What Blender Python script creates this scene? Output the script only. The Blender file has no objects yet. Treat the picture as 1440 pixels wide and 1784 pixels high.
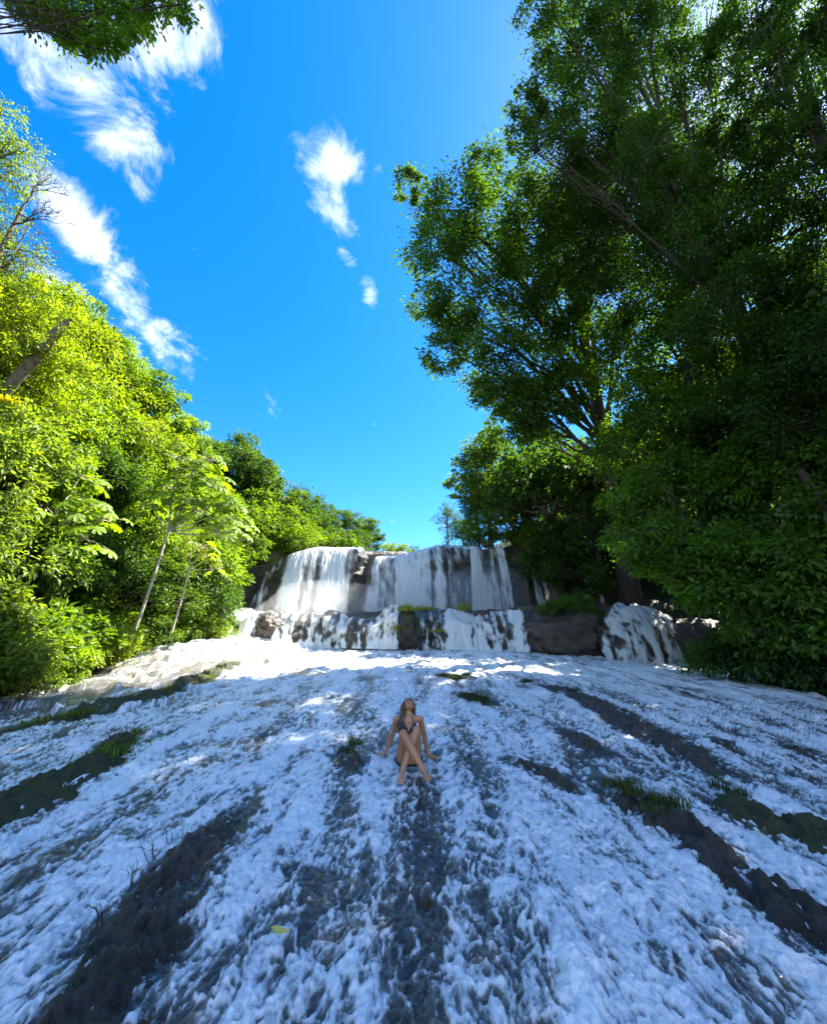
import bpy, bmesh, math, random
import numpy as np
from mathutils import Vector, Matrix

random.seed(7)
RNG = np.random.default_rng(7)
sc = bpy.context.scene
COL = sc.collection
R = math.radians

# ------------------------------------------------------------------ camera
PITCH = R(20.0)
CAM_Z = 2.0
FPX = 720.0                      # focal length in photo pixels (photo 1440 x 1784)
cam_d = bpy.data.cameras.new('camera')
cam = bpy.data.objects.new('camera', cam_d)
COL.objects.link(cam)
cam_d.sensor_fit = 'HORIZONTAL'
cam_d.sensor_width = 36.0
cam_d.lens = 36.0 * FPX / 1440.0
cam_d.clip_start = 0.05
cam_d.clip_end = 3000
cam.location = (0, 0, CAM_Z)
cam.rotation_euler = (R(90) + PITCH, 0, 0)
sc.camera = cam

def ray(px, py):
    """direction of a photo pixel in world axes (x right, y forward, z up)"""
    r = (px - 720.0) / FPX
    u = (892.0 - py) / FPX
    return (r, math.cos(PITCH) - u * math.sin(PITCH), u * math.cos(PITCH) + math.sin(PITCH))

def at(px, py, y):
    r, f, u = ray(px, py)
    return Vector((r / f * y, y, CAM_Z + u / f * y))

# ------------------------------------------------------------------ world, sun, exposure
SUN_EL, SUN_AZ = R(53), R(60)     # azimuth clockwise from +Y (forward) towards +X
world = bpy.data.worlds.new('World')
sc.world = world
world.use_nodes = True
wt = world.node_tree
for n in list(wt.nodes):
    wt.nodes.remove(n)
def WN(t, **k):
    n = wt.nodes.new(t)
    for a, b in k.items():
        setattr(n, a, b)
    return n
def wmath(op, a, b=None, clamp=False):
    n = WN('ShaderNodeMath', operation=op, use_clamp=clamp)
    for i, v in enumerate((a, b)):
        if v is None: continue
        if isinstance(v, (int, float)): n.inputs[i].default_value = v
        else: wt.links.new(v, n.inputs[i])
    return n.outputs[0]
wout = WN('ShaderNodeOutputWorld')
wbg = WN('ShaderNodeBackground')
sky = WN('ShaderNodeTexSky', sky_type='NISHITA')
sky.sun_disc = False
sky.sun_elevation = SUN_EL
sky.sun_rotation = SUN_AZ
sky.altitude = 300
sky.air_density = 1.0
sky.dust_density = 0.25
sky.ozone_density = 2.5
hsv = WN('ShaderNodeHueSaturation')
hsv.inputs['Hue'].default_value = 0.504
hsv.inputs['Saturation'].default_value = 1.42
hsv.inputs['Value'].default_value = 1.0
wt.links.new(sky.outputs[0], hsv.inputs['Color'])
tc = WN('ShaderNodeTexCoord')
sep = WN('ShaderNodeSeparateXYZ')
wt.links.new(tc.outputs['Generated'], sep.inputs[0])
zc = wmath('MAXIMUM', sep.outputs[2], 0.05)
cx = wmath('DIVIDE', sep.outputs[0], zc)
cy = wmath('DIVIDE', sep.outputs[1], zc)
comb = WN('ShaderNodeCombineXYZ')
wt.links.new(cx, comb.inputs[0]); wt.links.new(cy, comb.inputs[1])
def skyp(px, py):
    r, f, u = ray(px, py)
    return (r / u, f / u)
# cloud bodies: (from pixel, to pixel, half width) on a flat cloud layer
CLOUDS = [((20, 50), (225, 200), 0.11, 1.18), ((150, 90), (315, 45), 0.085, 1.0),
          ((90, 330), (190, 470), 0.085, 1.0), ((150, 430), (320, 650), 0.075, 1.0),
          ((60, 470), (200, 600), 0.1, 1.0), ((270, 560), (350, 610), 0.06, 0.75),
          ((560, 290), (635, 300), 0.055, 0.92), ((575, 330), (600, 400), 0.055, 0.9),
          ((595, 440), (610, 450), 0.035, 0.8), ((635, 480), (648, 530), 0.035, 0.82),
          ((225, 295), (245, 345), 0.022, 0.7), ((330, 425), (345, 437), 0.022, 0.62)]
acc = None
for a, b, w, s in CLOUDS:
    ax, ay = skyp(*a); bx, by = skyp(*b)
    L = math.hypot(bx - ax, by - ay) / 2 + w
    mp = WN('ShaderNodeMapping', vector_type='TEXTURE')
    mp.inputs['Location'].default_value = ((ax + bx) / 2, (ay + by) / 2, 0)
    mp.inputs['Rotation'].default_value = (0, 0, math.atan2(by - ay, bx - ax))
    mp.inputs['Scale'].default_value = (L, w, 1)
    wt.links.new(comb.outputs[0], mp.inputs[0])
    ln = WN('ShaderNodeVectorMath', operation='LENGTH')
    wt.links.new(mp.outputs[0], ln.inputs[0])
    m = WN('ShaderNodeMapRange', interpolation_type='SMOOTHSTEP')
    m.inputs['From Min'].default_value = 1.7; m.inputs['From Max'].default_value = 0.0
    m.inputs['To Max'].default_value = s
    wt.links.new(ln.outputs['Value'], m.inputs[0])
    acc = m.outputs[0] if acc is None else wmath('MAXIMUM', acc, m.outputs[0])
nz = WN('ShaderNodeTexNoise')
nz.inputs['Scale'].default_value = 8.0; nz.inputs['Detail'].default_value = 9; nz.inputs['Roughness'].default_value = 0.68
nz.inputs['Distortion'].default_value = 0.5
wt.links.new(tc.outputs['Generated'], nz.inputs['Vector'])
# unseen clouds added behind the camera as white fill light for the shaded foam
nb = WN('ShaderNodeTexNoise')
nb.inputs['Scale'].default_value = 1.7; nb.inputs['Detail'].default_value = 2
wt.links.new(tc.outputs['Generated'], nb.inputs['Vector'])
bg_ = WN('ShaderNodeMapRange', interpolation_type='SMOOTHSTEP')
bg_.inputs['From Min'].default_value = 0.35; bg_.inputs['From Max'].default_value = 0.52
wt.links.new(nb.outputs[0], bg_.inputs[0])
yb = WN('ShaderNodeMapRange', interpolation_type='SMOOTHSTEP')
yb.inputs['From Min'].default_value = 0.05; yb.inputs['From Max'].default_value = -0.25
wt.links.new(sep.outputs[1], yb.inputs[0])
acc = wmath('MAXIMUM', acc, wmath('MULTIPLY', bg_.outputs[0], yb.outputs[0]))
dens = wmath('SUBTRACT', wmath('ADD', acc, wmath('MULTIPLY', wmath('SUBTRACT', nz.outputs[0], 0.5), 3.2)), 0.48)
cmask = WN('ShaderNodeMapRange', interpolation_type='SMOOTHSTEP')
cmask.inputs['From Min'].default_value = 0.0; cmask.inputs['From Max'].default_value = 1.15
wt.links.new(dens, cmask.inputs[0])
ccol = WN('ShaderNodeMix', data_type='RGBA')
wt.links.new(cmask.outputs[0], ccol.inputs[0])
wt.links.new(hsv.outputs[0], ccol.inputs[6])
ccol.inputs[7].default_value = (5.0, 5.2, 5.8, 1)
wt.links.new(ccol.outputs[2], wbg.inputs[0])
wbg.inputs[1].default_value = 0.085
wt.links.new(wbg.outputs[0], wout.inputs[0])

sun_d = bpy.data.lights.new('sun', 'SUN')
sun_d.energy = 5.0
sun_d.angle = R(0.5)
sun_d.color = (1.0, 0.94, 0.82)
sun = bpy.data.objects.new('sun', sun_d)
COL.objects.link(sun)
sun_vec = Vector((math.sin(SUN_AZ) * math.cos(SUN_EL), math.cos(SUN_AZ) * math.cos(SUN_EL), math.sin(SUN_EL)))
sun.rotation_euler = (-sun_vec).to_track_quat('-Z', 'Y').to_euler()
sun.location = sun_vec * 60

sc.view_settings.view_transform = 'Standard'
sc.view_settings.look = 'None'
sc.view_settings.exposure = 2.3
sc.view_settings.gamma = 1.0
sc.view_settings.use_curve_mapping = False
sc.cycles.use_denoising = True
sc.cycles.max_bounces = 8
sc.cycles.diffuse_bounces = 4
sc.cycles.transparent_max_bounces = 12
sc.cycles.volume_bounces = 1
sc.cycles.caustics_reflective = False
sc.cycles.caustics_refractive = False
sc.cycles.sample_clamp_indirect = 6.0

# ------------------------------------------------------------------ noise
_perm = np.random.default_rng(3).permutation(256)
_perm = np.concatenate([_perm, _perm, _perm])
_ang = np.random.default_rng(4).random(256) * 2 * np.pi
_gx, _gy = np.cos(_ang), np.sin(_ang)
def perlin2(x, y):
    xi = np.floor(x).astype(np.int64); yi = np.floor(y).astype(np.int64)
    xf = x - xi; yf = y - yi
    u = xf * xf * xf * (xf * (xf * 6 - 15) + 10); v = yf * yf * yf * (yf * (yf * 6 - 15) + 10)
    def g(i, j, dx, dy):
        h = _perm[_perm[(xi + i) & 255] + ((yi + j) & 255)] & 255
        return _gx[h] * dx + _gy[h] * dy
    a = g(0, 0, xf, yf); b = g(1, 0, xf - 1, yf); c = g(0, 1, xf, yf - 1); d = g(1, 1, xf - 1, yf - 1)
    return (a + u * (b - a) + v * ((c + u * (d - c)) - (a + u * (b - a)))) * 1.5
def fbm(x, y, o=4, lac=2.03, gain=0.5):
    s = 0; a = 1.0; t = 0
    for k in range(o):
        s = s + a * perlin2(x + 17.3 * k, y - 9.7 * k); t += a
        x = x * lac; y = y * lac; a *= gain
    return s / t * 1.3
def billow(x, y, o=3, gain=0.55):
    s = 0; a = 1.0; t = 0
    for k in range(o):
        s = s + a * np.abs(perlin2(x + 31.1 * k, y + 5.9 * k)); t += a
        x = x * 2.07; y = y * 2.07; a *= gain
    return s / t * 2.0
def sst(a, b, x):
    t = np.clip((x - a) / (b - a), 0, 1)
    return t * t * (3 - 2 * t)

# ------------------------------------------------------------------ terrain heights
def bankL(y): return np.interp(y, [-40, 8, 11, 19, 24, 30, 60, 140], [-10.5, -10.0, -10.4, -13, -12, -11.8, -6, -5])
def bankR(y): return np.interp(y, [-40, 12, 22, 30, 60, 140], [12.6, 12.6, 13.2, 11.5, 5, 4])
def tier_y(x): return np.interp(x, [-14, -5.5, -4.0, -1.5, 5, 7, 9, 14], [26, 26, 25.4, 24.3, 24, 23, 22.4, 22])
FALL_Y = 30.5
def river_z(x, y):
    return 0.111 * y + 0.72 * sst(-5, -11, x) * sst(13, 21, y) - 0.0025 * np.minimum(x * x, 150)
def height(x, y):
    x = np.asarray(x, float); y = np.asarray(y, float)
    yy = np.minimum(y, 60)
    zr = river_z(x, np.minimum(y, 27))
    ty = tier_y(x)
    z = zr + (5.0 - zr) * sst(ty + 0.5, ty + 1.1, y) + 5.2 * sst(30.7, 31.3, y) + 0.05 * np.maximum(yy - 31, 0)
    zs = zr + (5.0 - zr) * sst(21, 28, y) + 5.2 * sst(26, 36, y) + 0.05 * np.maximum(yy - 31, 0)
    dl = np.maximum(bankL(y) - x, 0); dr = np.maximum(x - bankR(y), 0)
    w = sst(0.0, 2.0, dl + dr)
    z = z * (1 - w) + zs * w
    hl = 34 * (1 - np.exp(-dl * np.interp(y, [0, 30, 60], [1.0, 0.85, 0.6]) / 34)) * sst(-0.5, 3, dl)
    hr = 30 * (1 - np.exp(-dr * 0.95 / 30)) * sst(-0.5, 2.0, dr)
    z = z + hl + hr + 0.45 * sst(0, .7, dl) + 0.5 * sst(0, .6, dr)
    z = z + (dl + dr > 0.5) * 0.25 * fbm(x * 0.35, y * 0.35, 3) * sst(0, 3, dl + dr)
    return z
def hz(x, y): return float(height(np.array([x]), np.array([y]))[0])
def on_ground(px, py):
    r, f, u = ray(px, py)
    lo, prev = 0.5, 0.5
    t = 0.5
    while t < 70:
        if CAM_Z + u * t <= hz(r * t, f * t):
            a, b = prev, t
            for _ in range(20):
                m = (a + b) / 2
                if CAM_Z + u * m <= hz(r * m, f * m): b = m
                else: a = m
            return Vector((r * b, f * b, CAM_Z + u * b))
        prev = t; t += 0.1
    return Vector((r * 25 / f, 25, hz(r * 25 / f, 25)))

# ------------------------------------------------------------------ object helpers
def tag(o, label=None, cat=None, group=None, kind=None):
    if label: o['label'] = label
    if cat: o['category'] = cat
    if group: o['group'] = group
    if kind: o['kind'] = kind
    return o
def empty(name, loc=(0, 0, 0)):
    o = bpy.data.objects.new(name, None)
    o.empty_display_size = 0.2
    COL.objects.link(o); o.location = loc
    return o
def link(name, me, mat=None, parent=None, loc=None):
    o = bpy.data.objects.new(name, me)
    COL.objects.link(o)
    if mat is not None and not me.materials: me.materials.append(mat)
    if parent is not None: o.parent = parent
    if loc is not None: o.location = loc
    return o
def np_mesh(name, V, F, attrs=None, smooth=True):
    """V (n,3); F (m,k) all faces with k corners"""
    V = np.ascontiguousarray(V, dtype=np.float32); F = np.ascontiguousarray(F, dtype=np.int32)
    me = bpy.data.meshes.new(name)
    k = F.shape[1]
    me.vertices.add(len(V)); me.vertices.foreach_set('co', V.ravel())
    me.loops.add(F.size); me.loops.foreach_set('vertex_index', F.ravel())
    me.polygons.add(len(F)); me.polygons.foreach_set('loop_start', np.arange(0, F.size, k, dtype=np.int32))
    if smooth: me.polygons.foreach_set('use_smooth', np.ones(len(F), dtype=bool))
    me.update(calc_edges=True)
    for n, a in (attrs or {}).items():
        at_ = me.attributes.new(n, 'FLOAT', 'POINT')
        at_.data.foreach_set('value', np.ascontiguousarray(a, dtype=np.float32).ravel())
    return me
def grid_faces(nr, nc):
    i = np.arange(nr - 1)[:, None] * nc + np.arange(nc - 1)[None, :]
    return np.stack([i, i + 1, i + nc + 1, i + nc], -1).reshape(-1, 4)
class Parts:
    """collects tubes; build() gives one mesh"""
    def __init__(s): s.V = []; s.F = []; s.n = 0
    def tube(s, pts, rad, k=8, noise=0.0, cap=True):
        pts = np.asarray([tuple(p) for p in pts], float); n = len(pts)
        T = np.gradient(pts, axis=0); T /= np.linalg.norm(T, axis=1)[:, None] + 1e-9
        ref = np.array([0.31, 0.95, 0.05]) if abs(T[0, 2]) > 0.8 else np.array([0, 0, 1.0])
        A = np.cross(T, ref); A /= np.linalg.norm(A, axis=1)[:, None] + 1e-9
        B = np.cross(T, A)
        th = np.arange(k) / k * 2 * np.pi
        rr = np.asarray(rad, float)[:, None] * (1 + noise * RNG.standard_normal((n, k)))
        V = pts[:, None] + rr[..., None] * (np.cos(th)[None, :, None] * A[:, None] + np.sin(th)[None, :, None] * B[:, None])
        i = np.arange(n - 1)[:, None] * k + np.arange(k)[None]
        j = np.arange(n - 1)[:, None] * k + (np.arange(k)[None] + 1) % k
        F = np.stack([i, j, j + k, i + k], -1).reshape(-1, 4)
        s.V.append(V.reshape(-1, 3)); s.F.append(F + s.n); s.n += n * k
    def build(s, name):
        return np_mesh(name, np.concatenate(s.V), np.concatenate(s.F))

# ------------------------------------------------------------------ materials
def mat(name):
    m = bpy.data.materials.new(name); m.use_nodes = True
    nt = m.node_tree
    for n in list(nt.nodes): nt.nodes.remove(n)
    return m, nt
class NT:
    def __init__(s, nt): s.nt = nt
    def n(s, t, inp=None, **k):
        x = s.nt.nodes.new(t)
        for a, b in k.items(): setattr(x, a, b)
        for a, b in (inp or {}).items():
            if hasattr(b, 'is_linked') or isinstance(b, bpy.types.NodeSocket): s.nt.links.new(b, x.inputs[a])
            else: x.inputs[a].default_value = b
        return x
    def math(s, op, a, b=0.0, clamp=False):
        x = s.nt.nodes.new('ShaderNodeMath'); x.operation = op; x.use_clamp = clamp
        for i, v in enumerate((a, b)):
            if isinstance(v, (int, float)): x.inputs[i].default_value = v
            else: s.nt.links.new(v, x.inputs[i])
        return x.outputs[0]
    def ramp(s, fac, stops):
        x = s.nt.nodes.new('ShaderNodeValToRGB')
        e = x.color_ramp.elements
        while len(e) < len(stops): e.new(0.5)
        for i, (p, c) in enumerate(stops):
            e[i].position = p; e[i].color = (*c, 1)
        s.nt.links.new(fac, x.inputs[0])
        return x.outputs[0]
    def mix(s, f, a, b, blend='MIX'):
        x = s.nt.nodes.new('ShaderNodeMix'); x.data_type = 'RGBA'; x.blend_type = blend
        for i, v in ((0, f), (6, a), (7, b)):
            if isinstance(v, (int, float)): x.inputs[i].default_value = v
            elif isinstance(v, tuple): x.inputs[i].default_value = (*v, 1)
            else: s.nt.links.new(v, x.inputs[i])
        return x.outputs[2]
    def noise(s, vec, scale, detail=4, rough=0.55, dist=0.0):
        return s.n('ShaderNodeTexNoise', {'Vector': vec, 'Scale': scale, 'Detail': detail, 'Roughness': rough, 'Distortion': dist})
    def coord(s, kind='Object', scale=None):
        c = s.n('ShaderNodeTexCoord').outputs[kind]
        if scale: c = s.n('ShaderNodeMapping', {'Vector': c, 'Scale': scale}).outputs[0]
        return c
    def out(s, sh, vol=None):
        o = s.nt.nodes.new('ShaderNodeOutputMaterial')
        if sh is not None: s.nt.links.new(sh, o.inputs['Surface'])
        if vol is not None: s.nt.links.new(vol, o.inputs['Volume'])

def leaf_material(name, trans=0.48, gloss=0.06):
    m, nt = mat(name); g = NT(nt)
    oc = g.n('ShaderNodeObjectInfo')
    t = g.n('ShaderNodeAttribute', attribute_name='tint').outputs['Fac']
    bright = g.math('ADD', g.math('MULTIPLY', t, 0.9), 0.5)
    rnd = g.math('ADD', g.math('MULTIPLY', oc.outputs['Random'], 0.24), 0.88)
    v = g.math('MULTIPLY', bright, rnd)
    col = g.n('ShaderNodeVectorMath', {0: oc.outputs['Color']}, operation='SCALE')
    nt.links.new(v, col.inputs['Scale'])
    yel = g.mix(g.math('MULTIPLY', t, 0.4), col.outputs[0], (1.2, 1.0, 0.4), 'MULTIPLY')
    tcol = g.mix(1.0, yel, (1.75, 1.7, 0.5), 'MULTIPLY')
    d = g.n('ShaderNodeBsdfDiffuse', {'Color': yel})
    tr = g.n('ShaderNodeBsdfTranslucent', {'Color': tcol})
    mx = g.n('ShaderNodeMixShader', {0: trans, 1: d.outputs[0], 2: tr.outputs[0]})
    gl = g.n('ShaderNodeBsdfGlossy', {'Color': (0.75, 0.85, 0.7, 1), 'Roughness': 0.5})
    mx2 = g.n('ShaderNodeMixShader', {0: gloss, 1: mx.outputs[0], 2: gl.outputs[0]})
    g.out(mx2.outputs[0])
    return m
M_LEAF = leaf_material('leaf', trans=0.5, gloss=0.03)

def bark_material(name, c1, c2, scale=3):
    m, nt = mat(name); g = NT(nt)
    co = g.coord('Object', (1, 1, 0.25))
    nz = g.noise(co, scale * 2, 6, 0.65)
    nb = g.noise(co, scale * 6, 4, 0.6)
    col = g.ramp(nz.outputs[0], [(0.3, c1), (0.7, c2)])
    bp = g.n('ShaderNodeBump', {'Strength': 0.7, 'Distance': 0.03, 'Height': nb.outputs[0]})
    b = g.n('ShaderNodeBsdfPrincipled', {'Base Color': col, 'Roughness': 0.9, 'Normal': bp.outputs[0]})
    g.out(b.outputs[0]); return m
M_BARK = bark_material('bark', (0.06, 0.045, 0.03), (0.17, 0.13, 0.09))
M_BARK_PALE = bark_material('pale_bark', (0.25, 0.21, 0.16), (0.48, 0.43, 0.35))
M_BARK_DARK = bark_material('dark_bark', (0.03, 0.022, 0.015), (0.10, 0.07, 0.045))

def rock_material(name, c1, c2, moss=(0.05, 0.07, 0.015), mossamt=0.35, rough=0.35, scale=1.0):
    m, nt = mat(name); g = NT(nt)
    co = g.coord('Object')
    n1 = g.noise(co, 2.2 * scale, 8, 0.65)
    n2 = g.noise(co, 19 * scale, 8, 0.75)
    n3 = g.noise(co, 1.1 * scale, 5, 0.6, 0.6)
    col = g.ramp(n1.outputs[0], [(0.3, c1), (0.72, c2)])
    col = g.mix(g.math('MULTIPLY', n2.outputs[0], 0.7), col, (0.35, 0.32, 0.3), 'MULTIPLY')
    nrm = g.n('ShaderNodeNewGeometry').outputs['Normal']
    up = g.n('ShaderNodeSeparateXYZ', {0: nrm}).outputs[2]
    mm = g.n('ShaderNodeMapRange', {0: g.math('ADD', g.math('MULTIPLY', up, 0.35), n3.outputs[0]), 1: 0.95 - mossamt, 2: 1.1 - mossamt}).outputs[0]
    mcol = g.mix(n2.outputs[0], moss, tuple(v * 2.2 for v in moss))
    col = g.mix(mm, col, mcol)
    rg = g.math('ADD', g.math('MULTIPLY', n2.outputs[0], 0.4), rough - 0.2)
    rg = g.math('ADD', rg, g.math('MULTIPLY', mm, 0.4), True)
    bp = g.n('ShaderNodeBump', {'Strength': 1.0, 'Distance': 0.07 / scale, 'Height': g.math('ADD', n2.outputs[0], n1.outputs[0])})
    b = g.n('ShaderNodeBsdfPrincipled', {'Base Color': col, 'Roughness': rg, 'Normal': bp.outputs[0], 'Coat Weight': 0.6 if rough < 0.3 else 0.15, 'Coat Roughness': 0.12, 'Coat Normal': bp.outputs[0]})
    g.out(b.outputs[0]); return m
M_ROCK = rock_material('wet_rock', (0.024, 0.018, 0.013), (0.15, 0.10, 0.068), (0.026, 0.026, 0.010), 0.16, 0.22)
M_ROCK_MOSS = rock_material('mossy_rock', (0.02, 0.017, 0.013), (0.09, 0.075, 0.05), (0.035, 0.042, 0.012), 0.36, 0.5)
M_CLIFF = rock_material('cliff_rock', (0.04, 0.034, 0.03), (0.19, 0.15, 0.115), (0.04, 0.055, 0.015), 0.2, 0.35, 0.5)

def terrain_material():
    m, nt = mat('riverbed_and_soil'); g = NT(nt)
    co = g.coord('Object')
    n1 = g.noise(co, 3.4, 9, 0.72); n2 = g.noise(co, 16, 8, 0.75)
    bed = g.ramp(n1.outputs[0], [(0.3, (0.025, 0.02, 0.018)), (0.52, (0.085, 0.066, 0.052)), (0.75, (0.2, 0.155, 0.115))])
    soil = g.ramp(n1.outputs[0], [(0.3, (0.012, 0.018, 0.006)), (0.7, (0.05, 0.06, 0.02))])
    w = g.n('ShaderNodeAttribute', attribute_name='bank').outputs['Fac']
    tn = g.n('ShaderNodeAttribute', attribute_name='tan').outputs['Fac']
    bed = g.mix(tn, bed, g.ramp(n1.outputs[0], [(0.3, (0.09, 0.07, 0.045)), (0.5, (0.26, 0.20, 0.135)), (0.75, (0.38, 0.31, 0.22))]))
    col = g.mix(w, bed, soil)
    bp = g.n('ShaderNodeBump', {'Strength': 0.9, 'Distance': 0.05, 'Height': g.math('ADD', n2.outputs[0], n1.outputs[0])})
    b = g.n('ShaderNodeBsdfPrincipled', {'Base Color': col, 'Roughness': g.math('ADD', g.math('MULTIPLY', w, 0.5), 0.32), 'Normal': bp.outputs[0]})
    g.out(b.outputs[0]); return m
M_TERRAIN = terrain_material()

def water_material(name, fine=50.0, stretch=0.34, lo=0.30, hi=0.78, vertical=False):
    """white froth where the 'foam' attribute and fine noise are high, clear wet film elsewhere"""
    m, nt = mat(name); g = NT(nt)
    co = g.coord('Object', (1, 1, stretch) if vertical else (1, stretch, 1))
    f = g.n('ShaderNodeAttribute', attribute_name='foam').outputs['Fac']
    n1 = g.noise(co, fine, 5, 0.65, 0.4)
    n2 = g.noise(co, fine * 0.35, 4, 0.6, 0.8)
    a1, a2 = (0.32, 0.45) if vertical else (0.75, 0.7)
    s = g.math('ADD', f, g.math('MULTIPLY', g.math('SUBTRACT', n1.outputs[0], 0.5), a1))
    s = g.math('ADD', s, g.math('MULTIPLY', g.math('SUBTRACT', n2.outputs[0], 0.5), a2), True)
    if vertical:
        fm = g.n('ShaderNodeMapRange', {0: s, 1: lo, 2: hi}, interpolation_type='SMOOTHSTEP').outputs[0]
    else:      # aerated water: milky even between the white crests
        fm = g.ramp(s, [(0.0, (0.03,) * 3), (0.28, (0.12,) * 3), (0.42, (0.36,) * 3), (0.57, (0.72,) * 3), (0.82, (0.99,) * 3)])
    bp = g.n('ShaderNodeBump', {'Strength': 1.0, 'Distance': 0.045, 'Height': g.math('ADD', n1.outputs[0], n2.outputs[0])})
    bpf = g.n('ShaderNodeBump', {'Strength': 0.75, 'Distance': 0.03, 'Height': g.math('ADD', n1.outputs[0], n2.outputs[0])})
    foam = g.n('ShaderNodeBsdfPrincipled', {'Base Color': (0.88, 0.91, 0.92, 1), 'Roughness': 0.28, 'Normal': bpf.outputs[0]})
    if vertical:
        tl = g.n('ShaderNodeBsdfTranslucent', {'Color': (0.9, 0.91, 0.9, 1)})
        foam_sh = g.n('ShaderNodeMixShader', {0: 0.35, 1: foam.outputs[0], 2: tl.outputs[0]}).outputs[0]
    else:
        foam_sh = foam.outputs[0]
    tr = g.n('ShaderNodeBsdfTransparent', {'Color': (0.93, 0.95, 0.93, 1)})
    gl = g.n('ShaderNodeBsdfGlossy', {'Color': (1, 1, 1, 1), 'Roughness': 0.07, 'Normal': bp.outputs[0]})
    fr = g.n('ShaderNodeFresnel', {'IOR': 1.33, 'Normal': bp.outputs[0]})
    film = g.n('ShaderNodeMixShader', {0: g.math('MULTIPLY', fr.outputs[0], 0.12 if vertical else 1.0), 1: tr.outputs[0], 2: gl.outputs[0]})
    mx = g.n('ShaderNodeMixShader', {0: fm, 1: film.outputs[0], 2: foam_sh})
    g.out(mx.outputs[0]); return m
M_WATER = water_material('running_water')
M_CASC = water_material('cascading_water', fine=7.0, stretch=0.4, lo=0.30, hi=0.80, vertical=True)
M_FALL = water_material('falling_water', fine=4.0, stretch=0.14, lo=0.22, hi=0.9, vertical=True)

def plain(name, c, rough=0.6, c2=None, scale=8):
    m, nt = mat(name); g = NT(nt)
    if c2:
        nz = g.noise(g.coord('Object'), scale, 5, 0.6)
        col = g.ramp(nz.outputs[0], [(0.35, c), (0.65, c2)])
    else: col = (*c, 1)
    b = g.n('ShaderNodeBsdfPrincipled', {'Base Color': col, 'Roughness': rough})
    g.out(b.outputs[0]); return m
M_GRASS = leaf_material('grass_blade', 0.3, 0.03)
M_SKIN = plain('skin', (0.46, 0.20, 0.088), 0.36, (0.55, 0.255, 0.12), 6)
M_HAIR = plain('hair', (0.07, 0.04, 0.022), 0.45, (0.20, 0.115, 0.055), 40)
M_BIKINI = plain('black_swimwear', (0.012, 0.011, 0.014), 0.55)
M_LIP = plain('lips', (0.36, 0.12, 0.10), 0.4)
M_EYE = plain('eye', (0.05, 0.035, 0.03), 0.2)
M_YLEAF = plain('yellow_leaf', (0.55, 0.42, 0.06), 0.5, (0.62, 0.52, 0.14), 20)
M_TWIG = plain('twig', (0.03, 0.022, 0.018), 0.8)
M_ROPE = plain('dead_stem', (0.10, 0.07, 0.035), 0.8, (0.2, 0.14, 0.07), 6)
# ------------------------------------------------------------------ ground sheet
def bedrel(x, y):
    w = sst(-4.8, -6.5, x) * sst(8.5, 10.5, y)                 # stepped tan shelf on the left
    ph = (y * 0.62 - x * 0.22 + 1.3 * fbm(x * 0.55, y * 0.35, 3)); fr = ph - np.floor(ph)
    step = 0.26 * (sst(0.0, 0.16, fr) - fr)
    return 0.06 * fbm(x * 0.9, y * 0.45, 3) + 0.035 * fbm(x * 3.1 + 5, y * 1.6, 3) + w * step
def make_terrain():
    xs = np.concatenate([-np.geomspace(260, 17, 50), np.arange(-16.5, 15.5, 0.13), np.geomspace(16, 260, 50)])
    ys = np.concatenate([-np.geomspace(120, 2, 30), np.arange(-1.5, 33, 0.15), np.geomspace(33.3, 600, 60)])
    X, Y = np.meshgrid(xs, ys)
    Z = height(X, Y)
    dl = np.maximum(bankL(Y) - X, 0); dr = np.maximum(X - bankR(Y), 0)
    b = sst(0.1, 0.9, dl + dr)
    Z = Z + (bedrel(X, Y) - 0.07 + 0.05 * fbm(X * 5, Y * 4, 3)) * (1 - b) + 0.05 * fbm(X * 2.2, Y * 2.2, 3) * b
    return np_mesh('ground', np.stack([X, Y, Z], -1).reshape(-1, 3), grid_faces(len(ys), len(xs)), {'bank': b.ravel(), 'tan': (sst(-5.0, -7.0, X) * sst(8.5, 11, Y)).ravel()})
o = link('ground', make_terrain(), M_TERRAIN); tag(o, kind='structure')

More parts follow.
